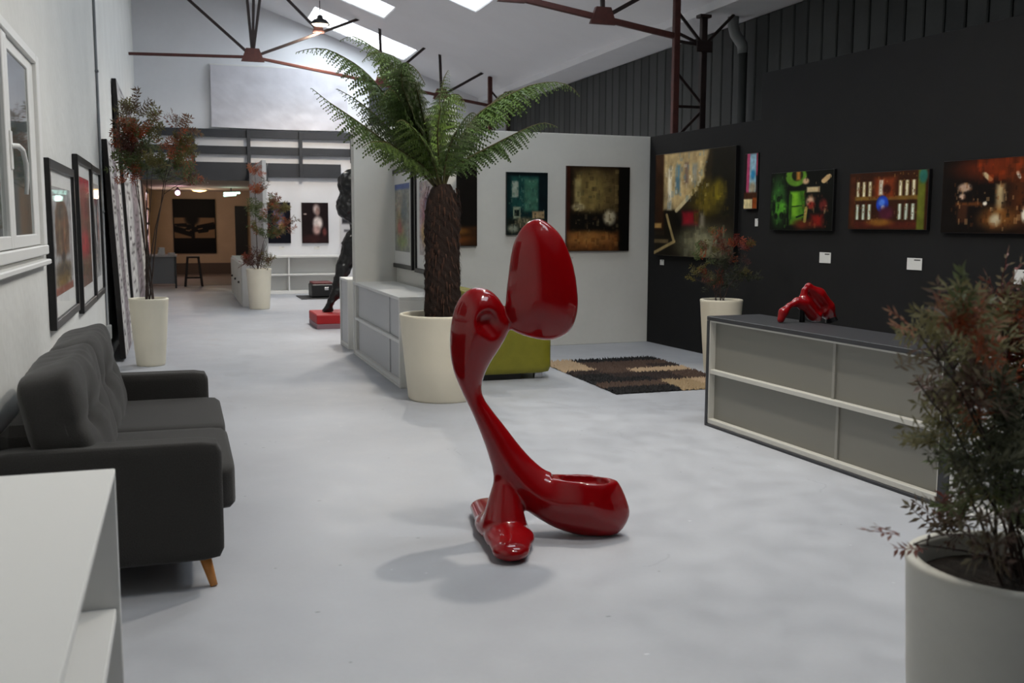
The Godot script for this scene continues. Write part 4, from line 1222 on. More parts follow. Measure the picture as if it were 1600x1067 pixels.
func lean(called: String, label: String, u0: float, u1: float, h: float, out: float, art: Material):
	var x0 := WALL_X + 0.035
	var a := asin(out / h)
	var yv := Vector3(-sin(a), cos(a), 0)
	var b := Basis(Vector3.FORWARD, yv, Vector3.FORWARD.cross(yv))
	var foot := Vector3(x0 + out, 0.03, -(u0 + u1) * 0.5)
	var t := thing(called, label, "canvas", Vector3(foot.x, 0, foot.z))
	var c := foot + yv * h * 0.5
	part(t, "stretcher_frame", box(Vector3(u1 - u0, h, 0.055), 0.004), plain(Color(0.07, 0.055, 0.05), 0.7), Transform3D(b, c))
	part(t, "printed_sheet", sheet(u1 - u0 - 0.01, h - 0.01), art, Transform3D(b, c + b.z * 0.029))

# ---------------------------------------------------------------- sofa
func build_sofa():
	var t := thing("sofa", "charcoal fabric sofa with tufted back cushions and wooden legs against the left wall", "sofa", Vector3(-0.3, 0, -5.22))
	var z0 := -6.30
	var z1 := -4.17
	var F: Material = M.fabric
	box_part(t, "base", Vector3(-0.70, 0.14, z0 + 0.12), Vector3(0.085, 0.33, z1 - 0.12), F, 0.02)
	for s in [[z1 - 0.13, z1], [z0, z0 + 0.13]]:
		part(t, "armrest", cushion(Vector3(0.86, 0.49, 0.14), 16.0, [], 16), F, place(Vector3(-0.295, 0.375, (s[0] + s[1]) * 0.5)))
	var st := new_st()
	add_box(st, Vector3(-0.62, 0.42, (z0 + z1) * 0.5), Vector3(0.16, 0.56, z1 - z0 - 0.24), 0.04)
	part(t, "back_frame", st.commit(), F)
	var inner := z1 - z0 - 0.28
	var w := inner * 0.5
	for k in 2:
		var zc := z1 - 0.14 - w * (k + 0.5)
		part(t, "seat_cushion", cushion(Vector3(0.68, 0.19, w + 0.004), 13.0, [], 16), F, place(Vector3(-0.145, 0.385, zc)))
		var cm := cushion(Vector3(w + 0.12, 0.51, 0.23), 7.0, [Vector3(-w * 0.25, 0.02, 0.07), Vector3(w * 0.25, 0.02, 0.07)], 34, 0.03)
		var b := Basis(Vector3.BACK, deg_to_rad(13.0)) * Basis(Vector3.UP, PI / 2)
		var bc := part(t, "back_cushion", cm, F, Transform3D(b, Vector3(-0.47, 0.665, zc + (0.03 if k == 0 else -0.03))))
		for sb in [-1, 1]:
			part(bc, "tuft_button", sphere(0.014), F, Transform3D(b, Vector3(-0.47, 0.665, zc + (0.03 if k == 0 else -0.03))) * Transform3D(Basis.IDENTITY, Vector3(sb * w * 0.25, 0.02, 0.079)))
	for sx in [[0.05, 0.09], [-0.62, -0.66]]:
		for sz in [[z1 - 0.10, z1 - 0.06], [z0 + 0.10, z0 + 0.06]]:
			var m := lathe([Vector2(0.0, 0.15), Vector2(0.026, 0.15), Vector2(0.015, 0.0), Vector2(0.0, 0.0)], 14)
			var top := Vector3(sx[0], 0.145, sz[0])
			var low := Vector3(sx[1], 0.0, sz[1])
			var y := (top - low).normalized()
			var zz := Vector3.BACK.cross(y).cross(y).normalized() * -1.0
			part(t, "leg", m, M.wood, Transform3D(Basis(y.cross(zz), y, zz), low + Vector3(0, 0.002, 0)))

# ---------------------------------------------------------------- cabinets
func build_cabinets():
	var d := Vector3(0.046, 0, 1).normalized()
	var f := Transform3D(Basis(d, Vector3.UP, Vector3(-d.z, 0, d.x)), Vector3(3.69, 0, -6.63))
	shelf_unit("display_cabinet", "long open cabinet with a dark shell and pale inside, carrying the small red sculpture", f, 2.41, 0.82, 0.46, 1, [[1.45, 1.40]], M.cabinet_dark, M.white_back, 0.03, 0.078, 0.055)
	var f2 := f * Transform3D(Basis.IDENTITY, Vector3(2.415, 0, 0))
	shelf_unit("display_cabinet", "white open shelf cabinet behind the reddish shrub, beside the dark-shelled one", f2, 1.9, 0.815, 0.46, 1, [[0.95, 0.95]], M.white, M.white, 0.035, -1.0, 0.055)
	var g := Transform3D(Basis(Vector3.BACK, Vector3.UP, Vector3.LEFT), Vector3(1.86, 0, -11.5))
	shelf_unit("display_cabinet", "white open shelf cabinet beside the fern planter", g, 2.56, 0.83, 0.47, 1, [[1.9, 1.9]], M.white, M.white, 0.03, -1.0, 0.05)
	shelf_unit("display_cabinet", "short white cabinet end beyond the white partition", Transform3D(g.basis, Vector3(1.86, 0, -12.5)), 0.62, 0.83, 0.45, 0, [], M.white, M.white, 0.03, -1.0, 0.02)
	var n := Transform3D(Basis(Vector3.FORWARD, Vector3.UP, Vector3.RIGHT), Vector3(-0.19, 0, -0.75))
	shelf_unit("display_cabinet", "white open cabinet with a broad smooth top beside the sofa arm", n, 2.2, 0.82, 0.52, 1, [], M.white, M.white, 0.018)

# ---------------------------------------------------------------- red sculptures
# A closed outline given in the photograph's pixels, laid on an upright plane and smoothed; kept as a grid of signed distances.
class Outline:
	var o: Vector3
	var x: Vector3
	var n: Vector3
	var lo: Vector2
	var step := 0.006
	var w: int
	var h: int
	var d: PackedFloat32Array
	var c: float

	func at(p: Vector3) -> float:
		var q := p - o
		var u := (q.dot(x) - lo.x) / step
		var v := (q.y - lo.y) / step
		var far := 0.0
		if u < 0.0 or v < 0.0 or u > w - 1.001 or v > h - 1.001:
			var uu := clampf(u, 0.0, w - 1.001)
			var vv := clampf(v, 0.0, h - 1.001)
			far = Vector2(u - uu, v - vv).length() * step
			u = uu
			v = vv
		var i := int(u)
		var j := int(v)
		var a := u - i
		var b := v - j
		var k := j * w + i
		var e := lerpf(lerpf(d[k], d[k + 1], a), lerpf(d[k + w], d[k + w + 1], a), b)
		var z := q.dot(n)
		return e + far + z * z / (c * c)

func outline(points: Array, o: Vector3, n: Vector3, c: float, blur: int) -> Outline:
	var g := Outline.new()
	g.o = o
	g.n = n
	g.x = Vector3.UP.cross(n).normalized() * -1.0
	g.c = c
	var ring := PackedVector2Array()
	var m := points.size()
	var flat := []
	for q in points:
		var dir := ray(q[0], q[1])
		var hit := EYE + dir * ((o - EYE).dot(n) / dir.dot(n))
		flat.append(Vector2((hit - o).dot(g.x), hit.y - o.y))
	for i in m:
		for k in 3:
			ring.append(flat[i].cubic_interpolate(flat[(i + 1) % m], flat[(i + m - 1) % m], flat[(i + 2) % m], k / 3.0))
	var lo: Vector2 = ring[0]
	var hi: Vector2 = ring[0]
	for q in ring:
		lo = lo.min(q)
		hi = hi.max(q)
	g.lo = lo - Vector2.ONE * 0.04
	g.w = int((hi.x - lo.x + 0.08) / g.step) + 2
	g.h = int((hi.y - lo.y + 0.08) / g.step) + 2
	g.d.resize(g.w * g.h)
	var size := ring.size()
	for j in g.h:
		for i in g.w:
			var p := g.lo + Vector2(i, j) * g.step
			var best := 100.0
			var inside := false
			for k in size:
				var a := ring[k]
				var b := ring[(k + 1) % size]
				var ab := b - a
				var pa := p - a
				best = minf(best, (pa - ab * clampf(pa.dot(ab) / ab.length_squared(), 0.0, 1.0)).length_squared())
				if (a.y > p.y) != (b.y > p.y) and pa.x < ab.x * pa.y / ab.y:
					inside = not inside
			g.d[j * g.w + i] = -sqrt(best) if inside else sqrt(best)
	var sharp := g.d.duplicate()
	for turn in blur:                                  # soften the ridge along the middle
		var e := g.d.duplicate()
		for j in range(1, g.h - 1):
			for i in range(1, g.w - 1):
				var k := j * g.w + i
				g.d[k] = (e[k] * 2.0 + e[k - 1] + e[k + 1] + e[k - g.w] + e[k + g.w]) / 6.0
	for k in g.d.size():
		g.d[k] = lerpf(sharp[k], g.d[k], smoothstep(0.0, 0.04, -sharp[k]))
	return g

func build_red_sculpture():
	var s := 1.0 / 350.0                              # metres for one pixel of the photograph at the sculpture
	var view := (at_z(830, 600, -4.38) - EYE)
	view.y = 0.0
	view = view.normalized()
	var o0 := Vector3(1.86, 0, -4.40)
	var p := func(x: float, y: float) -> Vector3:
		var d := ray(x, y)
		return EYE + d * ((o0 - EYE).dot(view) / d.dot(view))
	var head := outline([[838, 342], [857, 349], [879, 372], [896, 416], [903, 466], [900, 497], [888, 519], [862, 531], [832, 528], [802, 517], [790, 501], [790, 470], [794, 432], [801, 385], [816, 355]], o0, view, 0.27, 110)
	var trunk := outline([[745, 449], [766, 454], [782, 470], [791, 490], [798, 505], [793, 522], [780, 545], [763, 572], [753, 600], [755, 620], [768, 640], [790, 668], [814, 699], [838, 724], [861, 738], [885, 729], [915, 724], [945, 731], [966, 753], [980, 783], [983, 806], [966, 832], [932, 840], [881, 829], [845, 812], [811, 787], [791, 765], [771, 734], [758, 695], [740, 650], [722, 612], [708, 577], [703, 541], [705, 505], [713, 475], [727, 456]], o0, view, 0.33, 45)
	var hollow := [
		capsule(p.call(846, 420) + view * 0.13, p.call(848, 490) + view * 0.13, 0.085, 0.12, 0.02, view, 0.75),
		capsule(p.call(776, 512) - view * 0.10, p.call(766, 500) - view * 0.10, 0.052, 0.058, 0.03),
		capsule(p.call(888, 748), p.call(932, 750), 0.045, 0.056, 0.012, view, 1.25)]
	var rim0: Vector3 = p.call(862, 744)
	var rim_slope: float = (p.call(950, 750).y - rim0.y) / (p.call(950, 750) - rim0).dot(trunk.x)
	var ankle := [
		capsule(p.call(789, 740), Vector3(1.425, 0.08, -4.46), 0.043, 0.11, 0.02),
		capsule(Vector3(1.462, 0.045, -4.86), Vector3(1.43, 0.05, -4.55), 0.088, 0.112, 0.06, Vector3.UP, 0.5), capsule(Vector3(1.43, 0.05, -4.55), Vector3(1.41, 0.05, -4.33), 0.112, 0.11, 0.03, Vector3.UP, 0.5), capsule(Vector3(1.41, 0.05, -4.33), Vector3(1.362, 0.045, -4.165), 0.11, 0.085, 0.03, Vector3.UP, 0.5)]
	var f := func(q: Vector3) -> float:
		var d := trunk.at(q)
		var e := head.at(q)
		var k := 0.016
		var h := clampf(0.5 + 0.5 * (d - e) / k, 0.0, 1.0)
		d = lerpf(d, e, h) - k * h * (1.0 - h)
		for m in 3:
			e = -field([hollow[m]], q)
			k = 0.03 if m == 1 else 0.012
			h = clampf(0.5 - 0.5 * (d - e) / k, 0.0, 1.0)
			d = lerpf(d, e, h) + k * h * (1.0 - h)
		if q.y < 0.6:
			e = -maxf(rim0.y + (q - rim0).dot(trunk.x) * rim_slope - q.y, (rim0 - q).dot(trunk.x))
			d = maxf(d, e) + maxf(0.010 - absf(d - e), 0.0) * maxf(0.010 - absf(d - e), 0.0) / 0.04
		if q.y < 0.45:
			e = field(ankle, q)
			k = 0.045
			h = clampf(0.5 + 0.5 * (d - e) / k, 0.0, 1.0)
			d = lerpf(d, e, h) - k * h * (1.0 - h)
		return maxf(d, 0.006 - q.y)
	var o := thing("sculpture", "tall glossy red abstract sculpture standing on the open floor", "sculpture", Vector3(1.5, 0, -4.4))
	part(o, "lacquered_body", net(f, Vector3(1.0, -0.02, -5.05), Vector3(2.1, 1.62, -3.95), 0.0105, 2.3), M.red)
	part(o, "foot_pad", boxes_mesh([[Vector3(1.40, 0.0, -4.82), Vector3(1.47, 0.012, -4.25)]], 0.004), M.black)
	# the small one on the dark cabinet
	var q := func(x: float, y: float, z := -6.02) -> Vector3: return at_z(x, y, z)
	var m := 1.0 / 185.0
	var v2: Vector3 = q.call(1260, 480) - EYE
	v2.y = 0
	v2 = v2.normalized()
	var c := []
	for k in [[1220, 499, 5, 1224, 488, 6.5], [1224, 488, 6.5, 1233, 478, 4], [1233, 478, 4, 1246, 472, 6], [1246, 472, 7, 1257, 474, 11], [1257, 474, 11, 1272, 490, 11], [1272, 490, 11, 1276, 497, 7], [1256, 468, 8, 1257, 454, 4], [1257, 454, 4, 1264, 447, 4.5], [1263, 448, 5, 1277, 462, 12], [1277, 462, 12, 1290, 482, 13], [1290, 482, 13, 1301, 500, 6]]:
		c.append(capsule(q.call(k[0], k[1]), q.call(k[3], k[4]), k[2] * m * 0.92, k[5] * m * 0.92, 0.012, v2, 0.8))
	c.append(capsule(q.call(1272, 460) - v2 * 0.062, q.call(1286, 481) - v2 * 0.066, 7 * m, 8 * m, 0.012, v2, 0.8, true))
	var t := thing("sculpture", "small glossy red sculpture on the dark-shelled cabinet", "sculpture", Vector3(4.03, 0.82, -6.0))
	part(t, "lacquered_body", solid_mesh(c, Vector3(3.85, 0.8, -6.22), Vector3(4.50, 1.18, -5.82), 0.0065, 0.822), M.red)
	part(t, "heel", tube([q.call(1253, 483), at_foot(q.call(1253, 505), 0.822)], [0.016, 0.02], 10), M.black)
	part(t, "heel", tube([q.call(1297, 492), at_foot(q.call(1299, 512), 0.822)], [0.03, 0.045], 12), M.black)

func at_foot(p: Vector3, y: float) -> Vector3:
	return Vector3(p.x, y, p.z)

# ---------------------------------------------------------------- planters
func planter(at: Vector3, r_top: float, r_low: float, h: float) -> Mesh:
	return lathe([Vector2(0, 0), Vector2(r_low * 0.96, 0), Vector2(r_low, 0.02), Vector2(lerpf(r_low, r_top, 0.5), h * 0.5), Vector2(r_top - 0.004, h - 0.03), Vector2(r_top, h - 0.012), Vector2(r_top - 0.005, h), Vector2(r_top - 0.028, h), Vector2(r_top - 0.034, h - 0.01), Vector2(r_top - 0.045, h - 0.12)], 48)

func soil_disc(r: float, seed_: int) -> Mesh:
	var st := new_st()
	var n := FastNoiseLite.new()
	n.seed = seed_
	n.frequency = 14.0
	var p := func(i: int, k: int) -> Vector3:
		var q := Vector2.from_angle(TAU * k / 28.0) * r * i / 7.0
		return Vector3(q.x, 0.018 * n.get_noise_2dv(q) * (0.0 if i == 7 else 1.0), q.y)
	for i in 7:
		for k in 28:
			for v in [p.call(i, k), p.call(i + 1, k), p.call(i + 1, k + 1), p.call(i, k), p.call(i + 1, k + 1), p.call(i, k + 1)]:
				st.add_vertex(v)
	st.generate_normals()
	return st.commit()

func pot_thing(label: String, at: Vector3, r_top: float, r_low: float, h: float, mat: Material = null) -> Node3D:
	var t := thing("planter", label, "planter", at)
	part(t, "pot", planter(at, r_top, r_low, h), M.pot if mat == null else mat, place(at))
	part(t, "soil", soil_disc(r_top - 0.04, int(at.z * 10.0)), M.soil, place(at + Vector3(0, h - 0.06, 0)))
	return t

func leaf_material(c: Color) -> StandardMaterial3D:
	var m := plain(c, 0.5)
	m.backlight_enabled = true
	m.backlight = Color(0.4, 0.4, 0.32)
	m.metallic_specular = 0.3
	return m

func build_planters():
	M.leaf = {"g": leaf_material(Color(0.24, 0.30, 0.13)), "d": leaf_material(Color(0.10, 0.13, 0.075)), "o": leaf_material(Color(0.34, 0.30, 0.10)), "r": leaf_material(Color(0.38, 0.08, 0.08)), "f": leaf_material(Color(0.56, 0.21, 0.08)), "p": leaf_material(Color(0.26, 0.11, 0.12))}
	M.cane = plain(Color(0.19, 0.13, 0.10), 0.8)
	M.fern_green = leaf_material(Color(0.33, 0.43, 0.21))
	M.fern_dark = leaf_material(Color(0.25, 0.34, 0.16))
	M.fern_light = leaf_material(Color(0.42, 0.52, 0.25))
	M.rachis = plain(Color(0.28, 0.26, 0.12), 0.7)
	var fern_at := Vector3(2.115, 0, -8.35)
	pot_thing("broad tapered cream planter holding the tree fern", fern_at, 0.37, 0.30, 0.73)
	tree_fern(fern_at)
	var a := Vector3(-0.325, 0, -11.2)
	pot_thing("tall slim cream planter by the leaning canvases", a, 0.20, 0.145, 0.705)
	shrub("tall bare-stemmed shrub with red and green tufts by the leaning canvases", a, 0.65, 81, [
		[186, 172, 0.0, "o", 3], [210, 178, 0.0, "p", 3], [236, 186, 0.1, "o", 3], [175, 195, 0.1, "o", 3], [200, 205, 0.0, "f", 5], [185, 215, 0.1, "r", 5], [215, 215, 0.0, "f", 5], [205, 228, 0.05, "f", 6], [232, 210, 0.0, "o", 5],
		[180, 240, 0.0, "p", 5], [205, 248, 0.0, "g", 6], [228, 240, 0.0, "g", 6], [240, 255, 0.1, "o", 5], [192, 260, 0.0, "g", 4], [218, 268, 0.0, "g", 5], [262, 240, 0.0, "f", 4], [278, 196, 0.0, "r", 4], [278, 222, 0.0, "o", 4], [272, 240, 0.1, "f", 4], [292, 238, 0.0, "o", 3],
		[268, 258, 0.0, "g", 5], [250, 275, 0.0, "g", 5], [280, 275, 0.0, "f", 4], [290, 285, 0.0, "g", 3], [170, 255, 0.1, "p", 3], [200, 282, 0.0, "f", 3]], 0.95, 0.2, 1.9, 3, 4)
	var b := Vector3(1.29, 0, -18.0)
	pot_thing("slim white planter before the white drawer cabinet", b, 0.215, 0.17, 0.70)
	shrub("slim shrub with pinkish and green tufts before the grey screen", b, 0.64, 82, [
		[398, 272, 0.0, "f", 3], [405, 300, 0.0, "f", 4], [420, 318, 0.0, "r", 4], [432, 330, 0.0, "o", 4], [400, 330, 0.0, "g", 5], [412, 345, 0.0, "g", 5], [428, 350, 0.0, "f", 3], [440, 326, 0.0, "o", 3], [405, 365, 0.0, "g", 4], [420, 370, 0.0, "g", 4], [435, 365, 0.0, "o", 3], [445, 352, 0.0, "f", 3], [392, 405, 0.1, "r", 4], [415, 408, 0.1, "o", 3], [400, 412, 0.1, "p", 4], [388, 410, 0.1, "r", 3]], 1.1, 0.22, 2.0, 3, 3)
	var c := Vector3(5.18, 0, -9.02)
	pot_thing("cream planter in the corner behind the dark-shelled cabinet", c, 0.215, 0.16, 0.74)
	shrub("small dusky red shrub before the stair print", c, 0.69, 83, [
		[1120, 372, 0.0, "f", 4], [1108, 395, 0.0, "o", 4], [1098, 410, 0.0, "g", 4], [1130, 390, 0.0, "r", 5], [1150, 385, 0.0, "r", 5], [1172, 384, 0.0, "r", 4], [1145, 405, 0.0, "p", 4], [1120, 415, 0.0, "d", 6], [1100, 430, 0.0, "o", 4], [1085, 435, 0.0, "o", 3], [1125, 435, 0.0, "d", 6], [1150, 425, 0.0, "d", 6], [1170, 410, 0.0, "p", 4], [1140, 445, 0.0, "d", 5], [1165, 440, 0.0, "d", 4], [1110, 445, 0.0, "d", 5]], 0.72, 0.13, 1.1, 3, 3)
	var e := Vector3(2.03, 0, -2.0)
	pot_thing("white planter in front of the white shelf cabinet, holding the reddish shrub", e, 0.27, 0.235, 0.635, M.pot_grey)
	shrub("bushy shrub with red, orange and dark green leaves before the white shelf cabinet", e, 0.6, 84, [
		[1437, 488, 0.0, "p", 1], [1452, 505, 0.0, "o", 1], [1482, 498, 0.1, "o", 1], [1500, 505, 0.0, "o", 4], [1437, 522, 0.05, "f", 1], [1462, 530, 0.05, "f", 1], [1520, 520, 0.1, "f", 4], [1550, 520, 0.0, "f", 5], [1565, 490, 0.0, "r", 4], [1590, 510, 0.0, "r", 5], [1580, 545, 0.0, "f", 5], [1530, 545, 0.1, "o", 4],
		[1427, 595, 0.0, "p", 1], [1452, 605, 0.0, "o", 1], [1482, 610, 0.0, "o", 1], [1500, 580, 0.0, "p", 4], [1545, 570, 0.0, "o", 4], [1590, 590, 0.1, "o", 5], [1520, 615, 0.1, "p", 4], [1560, 620, 0.0, "d", 6], [1600, 630, 0.0, "d", 6],
		[1530, 650, 0.0, "p", 5], [1570, 665, 0.0, "d", 7], [1600, 680, 0.0, "d", 7], [1467, 690, 0.0, "d", 1], [1490, 695, 0.1, "o", 4], [1530, 700, 0.0, "d", 6], [1570, 710, 0.0, "d", 7], [1600, 730, 0.0, "d", 7], [1515, 735, 0.1, "g", 5], [1550, 750, 0.0, "d", 7], [1590, 770, 0.0, "d", 7], [1530, 780, 0.1, "g", 5], [1570, 800, 0.0, "d", 6],
		[1492, 815, 0.1, "p", 1], [1462, 825, 0.0, "r", 1], [1422, 850, 0.0, "r", 1], [1452, 840, 0.1, "r", 1], [1500, 830, 0.1, "p", 4], [1540, 840, 0.1, "p", 3]], 0.58, 0.26, 1.25, 5, 4)

# A leafy spray: stalks with narrow leaflets in pairs, growing along +y.
func spray_mesh(seed_: int, leaf: float, pairs: int, twigs: int) -> Mesh:
	var r := RandomNumberGenerator.new()
	r.seed = seed_
	var st := new_st()
	var step := leaf * 0.55
	for tw in twigs:
		var p := Vector3.ZERO
		var dir := Vector3(r.randf_range(-1, 1) * (0.15 if tw == 0 else 0.9), 1, r.randf_range(-1, 1) * (0.15 if tw == 0 else 0.9)).normalized()
		var pts := [p]
		for k in pairs:
			dir = (dir + Vector3(r.randf_range(-0.25, 0.25), 0, r.randf_range(-0.25, 0.25))).normalized()
			p += dir * step
			pts.append(p)
			for s in ([-1, 1] if k < pairs - 1 else [-1, 0, 1]):
				var side := dir.cross(Vector3(r.randf_range(-0.4, 0.4), 0, 1)).normalized()
				var out: Vector3 = (dir * (0.65 if s != 0 else 1.0) + side * s * 0.9 + Vector3(0, -0.15, r.randf_range(-0.5, 0.5))).normalized()
				var l := leaf * r.randf_range(0.75, 1.2)
				var wv: Vector3 = out.cross(Vector3(r.randf_range(-0.5, 0.5), r.randf_range(-0.3, 0.3), 1)).normalized() * l * 0.14
				var up: Vector3 = out.cross(wv).normalized() * l * 0.05
				var tip: Vector3 = p + out * l + Vector3(0, -0.08, 0) * l
				var mid: Vector3 = p + out * l * 0.45
				for tri in [[p, mid + wv, mid - up], [p, mid - up, mid - wv], [tip, mid - up, mid + wv], [tip, mid - wv, mid - up]]:
					for v in tri:
						st.add_vertex(v)
		var radii := []
		for k in pts.size():
			radii.append(leaf * 0.03)
		add_tube(st, pts, radii, 4)
	st.generate_normals()
	return st.commit()

func shrub(label: String, pot: Vector3, foot: float, seed_: int, tufts: Array, size := 1.0, depth := 0.22, thick := 1.0, twigs := 2, each := 3):
	var r := RandomNumberGenerator.new()
	r.seed = seed_
	var base := pot + Vector3(0, foot, 0)
	var t := thing("shrub", label, "shrub", base)
	var kinds := []
	var thin := []
	for k in 4:
		kinds.append(spray_mesh(seed_ * 10 + k, 0.055 * size, 4 + k % 3, twigs))
		thin.append(spray_mesh(seed_ * 20 + k, 0.06 * size, 4, 2))
	var near := (base - EYE).length() < 4.0
	var canes := []
	for i in tufts.size():
		var q = tufts[i]
		var z: float = pot.z + r.randf_range(-depth, depth) + q[2]
		var c := at_z(q[0], q[1], z)
		c.x = minf(c.x, 5.46)
		c.x = maxf(c.x, WALL_X + 0.31 if c.x < -0.3 else c.x)
		var root := base + Vector3(r.randf_range(-0.06, 0.06), -0.02, r.randf_range(-0.06, 0.06))
		var knee := Vector3(lerpf(root.x, c.x, 0.35), lerpf(root.y, c.y, 0.62), lerpf(root.z, c.z, 0.35))
		var r0 := 0.0085
		if i % each != 0:                              # a side branch of the nearest cane so far
			var best := 100.0
			for cane in canes:
				for p in cane.slice(4):
					var d: float = p.distance_to(c) + (0.3 if p.y > c.y else 0.0)
					if d < best:
						best = d
						root = p
			knee = root.lerp(c, 0.5) + Vector3(0, 0.03, 0)
			r0 = 0.004
		var pts := []
		var radii := []
		for k in 9:
			var u := k / 8.0
			pts.append(root.lerp(knee, u).lerp(knee.lerp(c, u), u) + Vector3(r.randf_range(-1, 1), 0, r.randf_range(-1, 1)) * (0.008 if i % each == 0 else 0.002))
			radii.append(lerpf(r0, 0.003, u) * minf(size, 1.0))
		if i % each == 0:
			canes.append(pts)
		part(t, "stem", tube(pts, radii, 5), M.cane)
		var away := Vector3(c.x - base.x, 0.15, c.z - base.z).normalized()
		for k in maxi(1, int(q[4] * thick)):
			var dir := (away * r.randf_range(0.2, 1.0) + Vector3(r.randf_range(-1, 1), r.randf_range(-0.35, 0.9), r.randf_range(-1, 1))).normalized()
			var ref := Vector3(r.randf_range(-1, 1), r.randf_range(-1, 1), r.randf_range(-1, 1)).normalized()
			var x := dir.cross(ref).normalized()
			var b := Basis(x, dir, x.cross(dir)).scaled(Vector3.ONE * r.randf_range(0.75, 1.15))
			var tone: String = q[3]
			if r.randf() < 0.22:
				tone = ["g", "o", "p", "f", "r", "d"][r.randi_range(0, 5 if near else 4)]
			part(t, "leaf_spray", (thin if q[4] == 1 else kinds)[r.randi_range(0, 3)], M.leaf[tone], Transform3D(b, c + Vector3(r.randf_range(-1, 1), r.randf_range(-1, 1), r.randf_range(-1, 1)) * 0.045))

# ---------------------------------------------------------------- tree fern
func tree_fern(at: Vector3):
	var t := thing("tree_fern", "tall tree fern with a shaggy dark trunk and arching fronds in the broad planter", "fern", at + Vector3(0, 0.67, 0))
	var n := FastNoiseLite.new()
	n.seed = 91
	n.frequency = 5.0
	var st := new_st()
	var ring := func(i: int, k: int) -> Vector3:
		var y := 0.66 + 1.16 * i / 46.0
		var a := TAU * k / 30.0
		var r := 0.155 - 0.012 * sin(PI * i / 46.0) + (0.02 if i > 40 else 0.0) * (i - 40) / 6.0
		r += 0.02 * n.get_noise_3d(cos(a) * 0.5, y * 0.5, sin(a) * 0.5) + 0.014 * n.get_noise_3d(cos(a) * 2.6, y * 0.9, sin(a) * 2.6) + 0.008 * ((i * 7 + k * 5) % 3 - 1)
		if i > 36:
			r *= 1.0 - 0.62 * pow((i - 36) / 10.0, 1.6)
		return at + Vector3(cos(a) * r, y, sin(a) * r)
	for i in 46:
		for k in 30:
			for v in [ring.call(i, k), ring.call(i, (k + 1) % 30), ring.call(i + 1, (k + 1) % 30), ring.call(i, k), ring.call(i + 1, (k + 1) % 30), ring.call(i + 1, k)]:
				st.add_vertex(v)
	st.generate_normals()
	part(t, "trunk", st.commit(), mottled(Color(0.10, 0.065, 0.05), Color(0.25, 0.165, 0.12), 0.95, 5.0, 92, 1.0, 0.05))
	# old frond stubs and fibres on the trunk
	var r := RandomNumberGenerator.new()
	r.seed = 93
	var fs := new_st()
	for k in 420:
		var a := r.randf() * TAU
		var y := r.randf_range(0.70, 1.80)
		var p := at + Vector3(cos(a) * 0.15, y, sin(a) * 0.15)
		var out := Vector3(cos(a), 0, sin(a))
		var side := Vector3(-sin(a), 0, cos(a)) * 0.006
		var tip := p + out * r.randf_range(0.012, 0.03) + Vector3(0, r.randf_range(-0.10, -0.03), 0)
		for v in [p - side, p + side, tip]:
			fs.add_vertex(v)
	fs.generate_normals()
	var fm := part(t, "trunk_fibres", fs.commit(), plain(Color(0.27, 0.17, 0.12), 0.95))
	fm.set_meta("kind", "stuff")
	# fronds, traced tip to crown; the last number of each is how far its tip reaches towards (+) or away from (-) the camera
	var fronds := [
		[[[487, 138], [512, 158], [546, 181], [589, 212], [640, 252]], 0.30, 0.85], [[[527, 139], [552, 153], [578, 172], [612, 205], [655, 255]], -0.35, 0.9], [[[463, 82], [486, 76], [510, 77], [555, 100], [589, 132], [621, 178], [660, 245]], 0.1, 1.0],
		[[[532, 63], [546, 57], [560, 60], [585, 75], [615, 105], [650, 190]], -0.4, 1.0], [[[566, 96], [578, 85], [595, 82], [621, 92], [644, 118], [656, 160], [672, 230]], 0.45, 1.15], [[[664, 132], [650, 108], [630, 98], [628, 130], [650, 190], [676, 245]], 0.65, 1.0],
		[[[600, 150], [606, 140], [618, 145], [640, 185], [668, 240]], 0.5, 0.95], [[[727, 168], [720, 150], [704, 148], [690, 165], [684, 200], [686, 250]], 0.35, 1.0], [[[905, 149], [890, 134], [866, 128], [834, 132], [791, 150], [747, 178], [719, 218], [700, 262]], 0.25, 1.05],
		[[[870, 198], [850, 192], [826, 199], [795, 214], [762, 231], [727, 250], [704, 268]], 0.45, 0.85], [[[820, 150], [806, 142], [788, 146], [758, 172], [728, 212], [700, 258]], -0.45, 0.95], [[[566, 230], [580, 222], [600, 222], [630, 238], [664, 262]], 0.55, 0.75],
		[[[700, 110], [694, 122], [688, 150], [686, 190], [688, 245]], -0.3, 0.9], [[[745, 180], [738, 176], [726, 186], [708, 215], [696, 255]], 0.6, 0.85], [[[640, 150], [646, 146], [654, 160], [668, 200], [680, 250]], -0.55, 0.9], [[[620, 190], [630, 188], [645, 200], [664, 225], [680, 262]], 0.6, 0.8],
		[[[760, 196], [750, 196], [735, 206], [715, 228], [698, 262]], -0.2, 0.8], [[[610, 110], [618, 108], [632, 125], [652, 170], [674, 235]], 0.15, 1.0]]
	var crown := at + Vector3(0, 1.80, 0)
	var tones := [M.fern_green, M.fern_dark, M.fern_green, M.fern_light]
	for k in fronds.size():
		var fr = fronds[k]
		var way := []
		var m: int = fr[0].size()
		for i in m:
			var u := 1.0 - float(i) / m
			way.append(at_z(fr[0][i][0], fr[0][i][1], at.z + fr[1] * u))
		way.append(crown + Vector3((way[m - 1].x - crown.x) * 0.25, 0.0, fr[1] * 0.08))
		way.reverse()
		frond(t, way, fr[2], tones[k % 4], 930 + k)

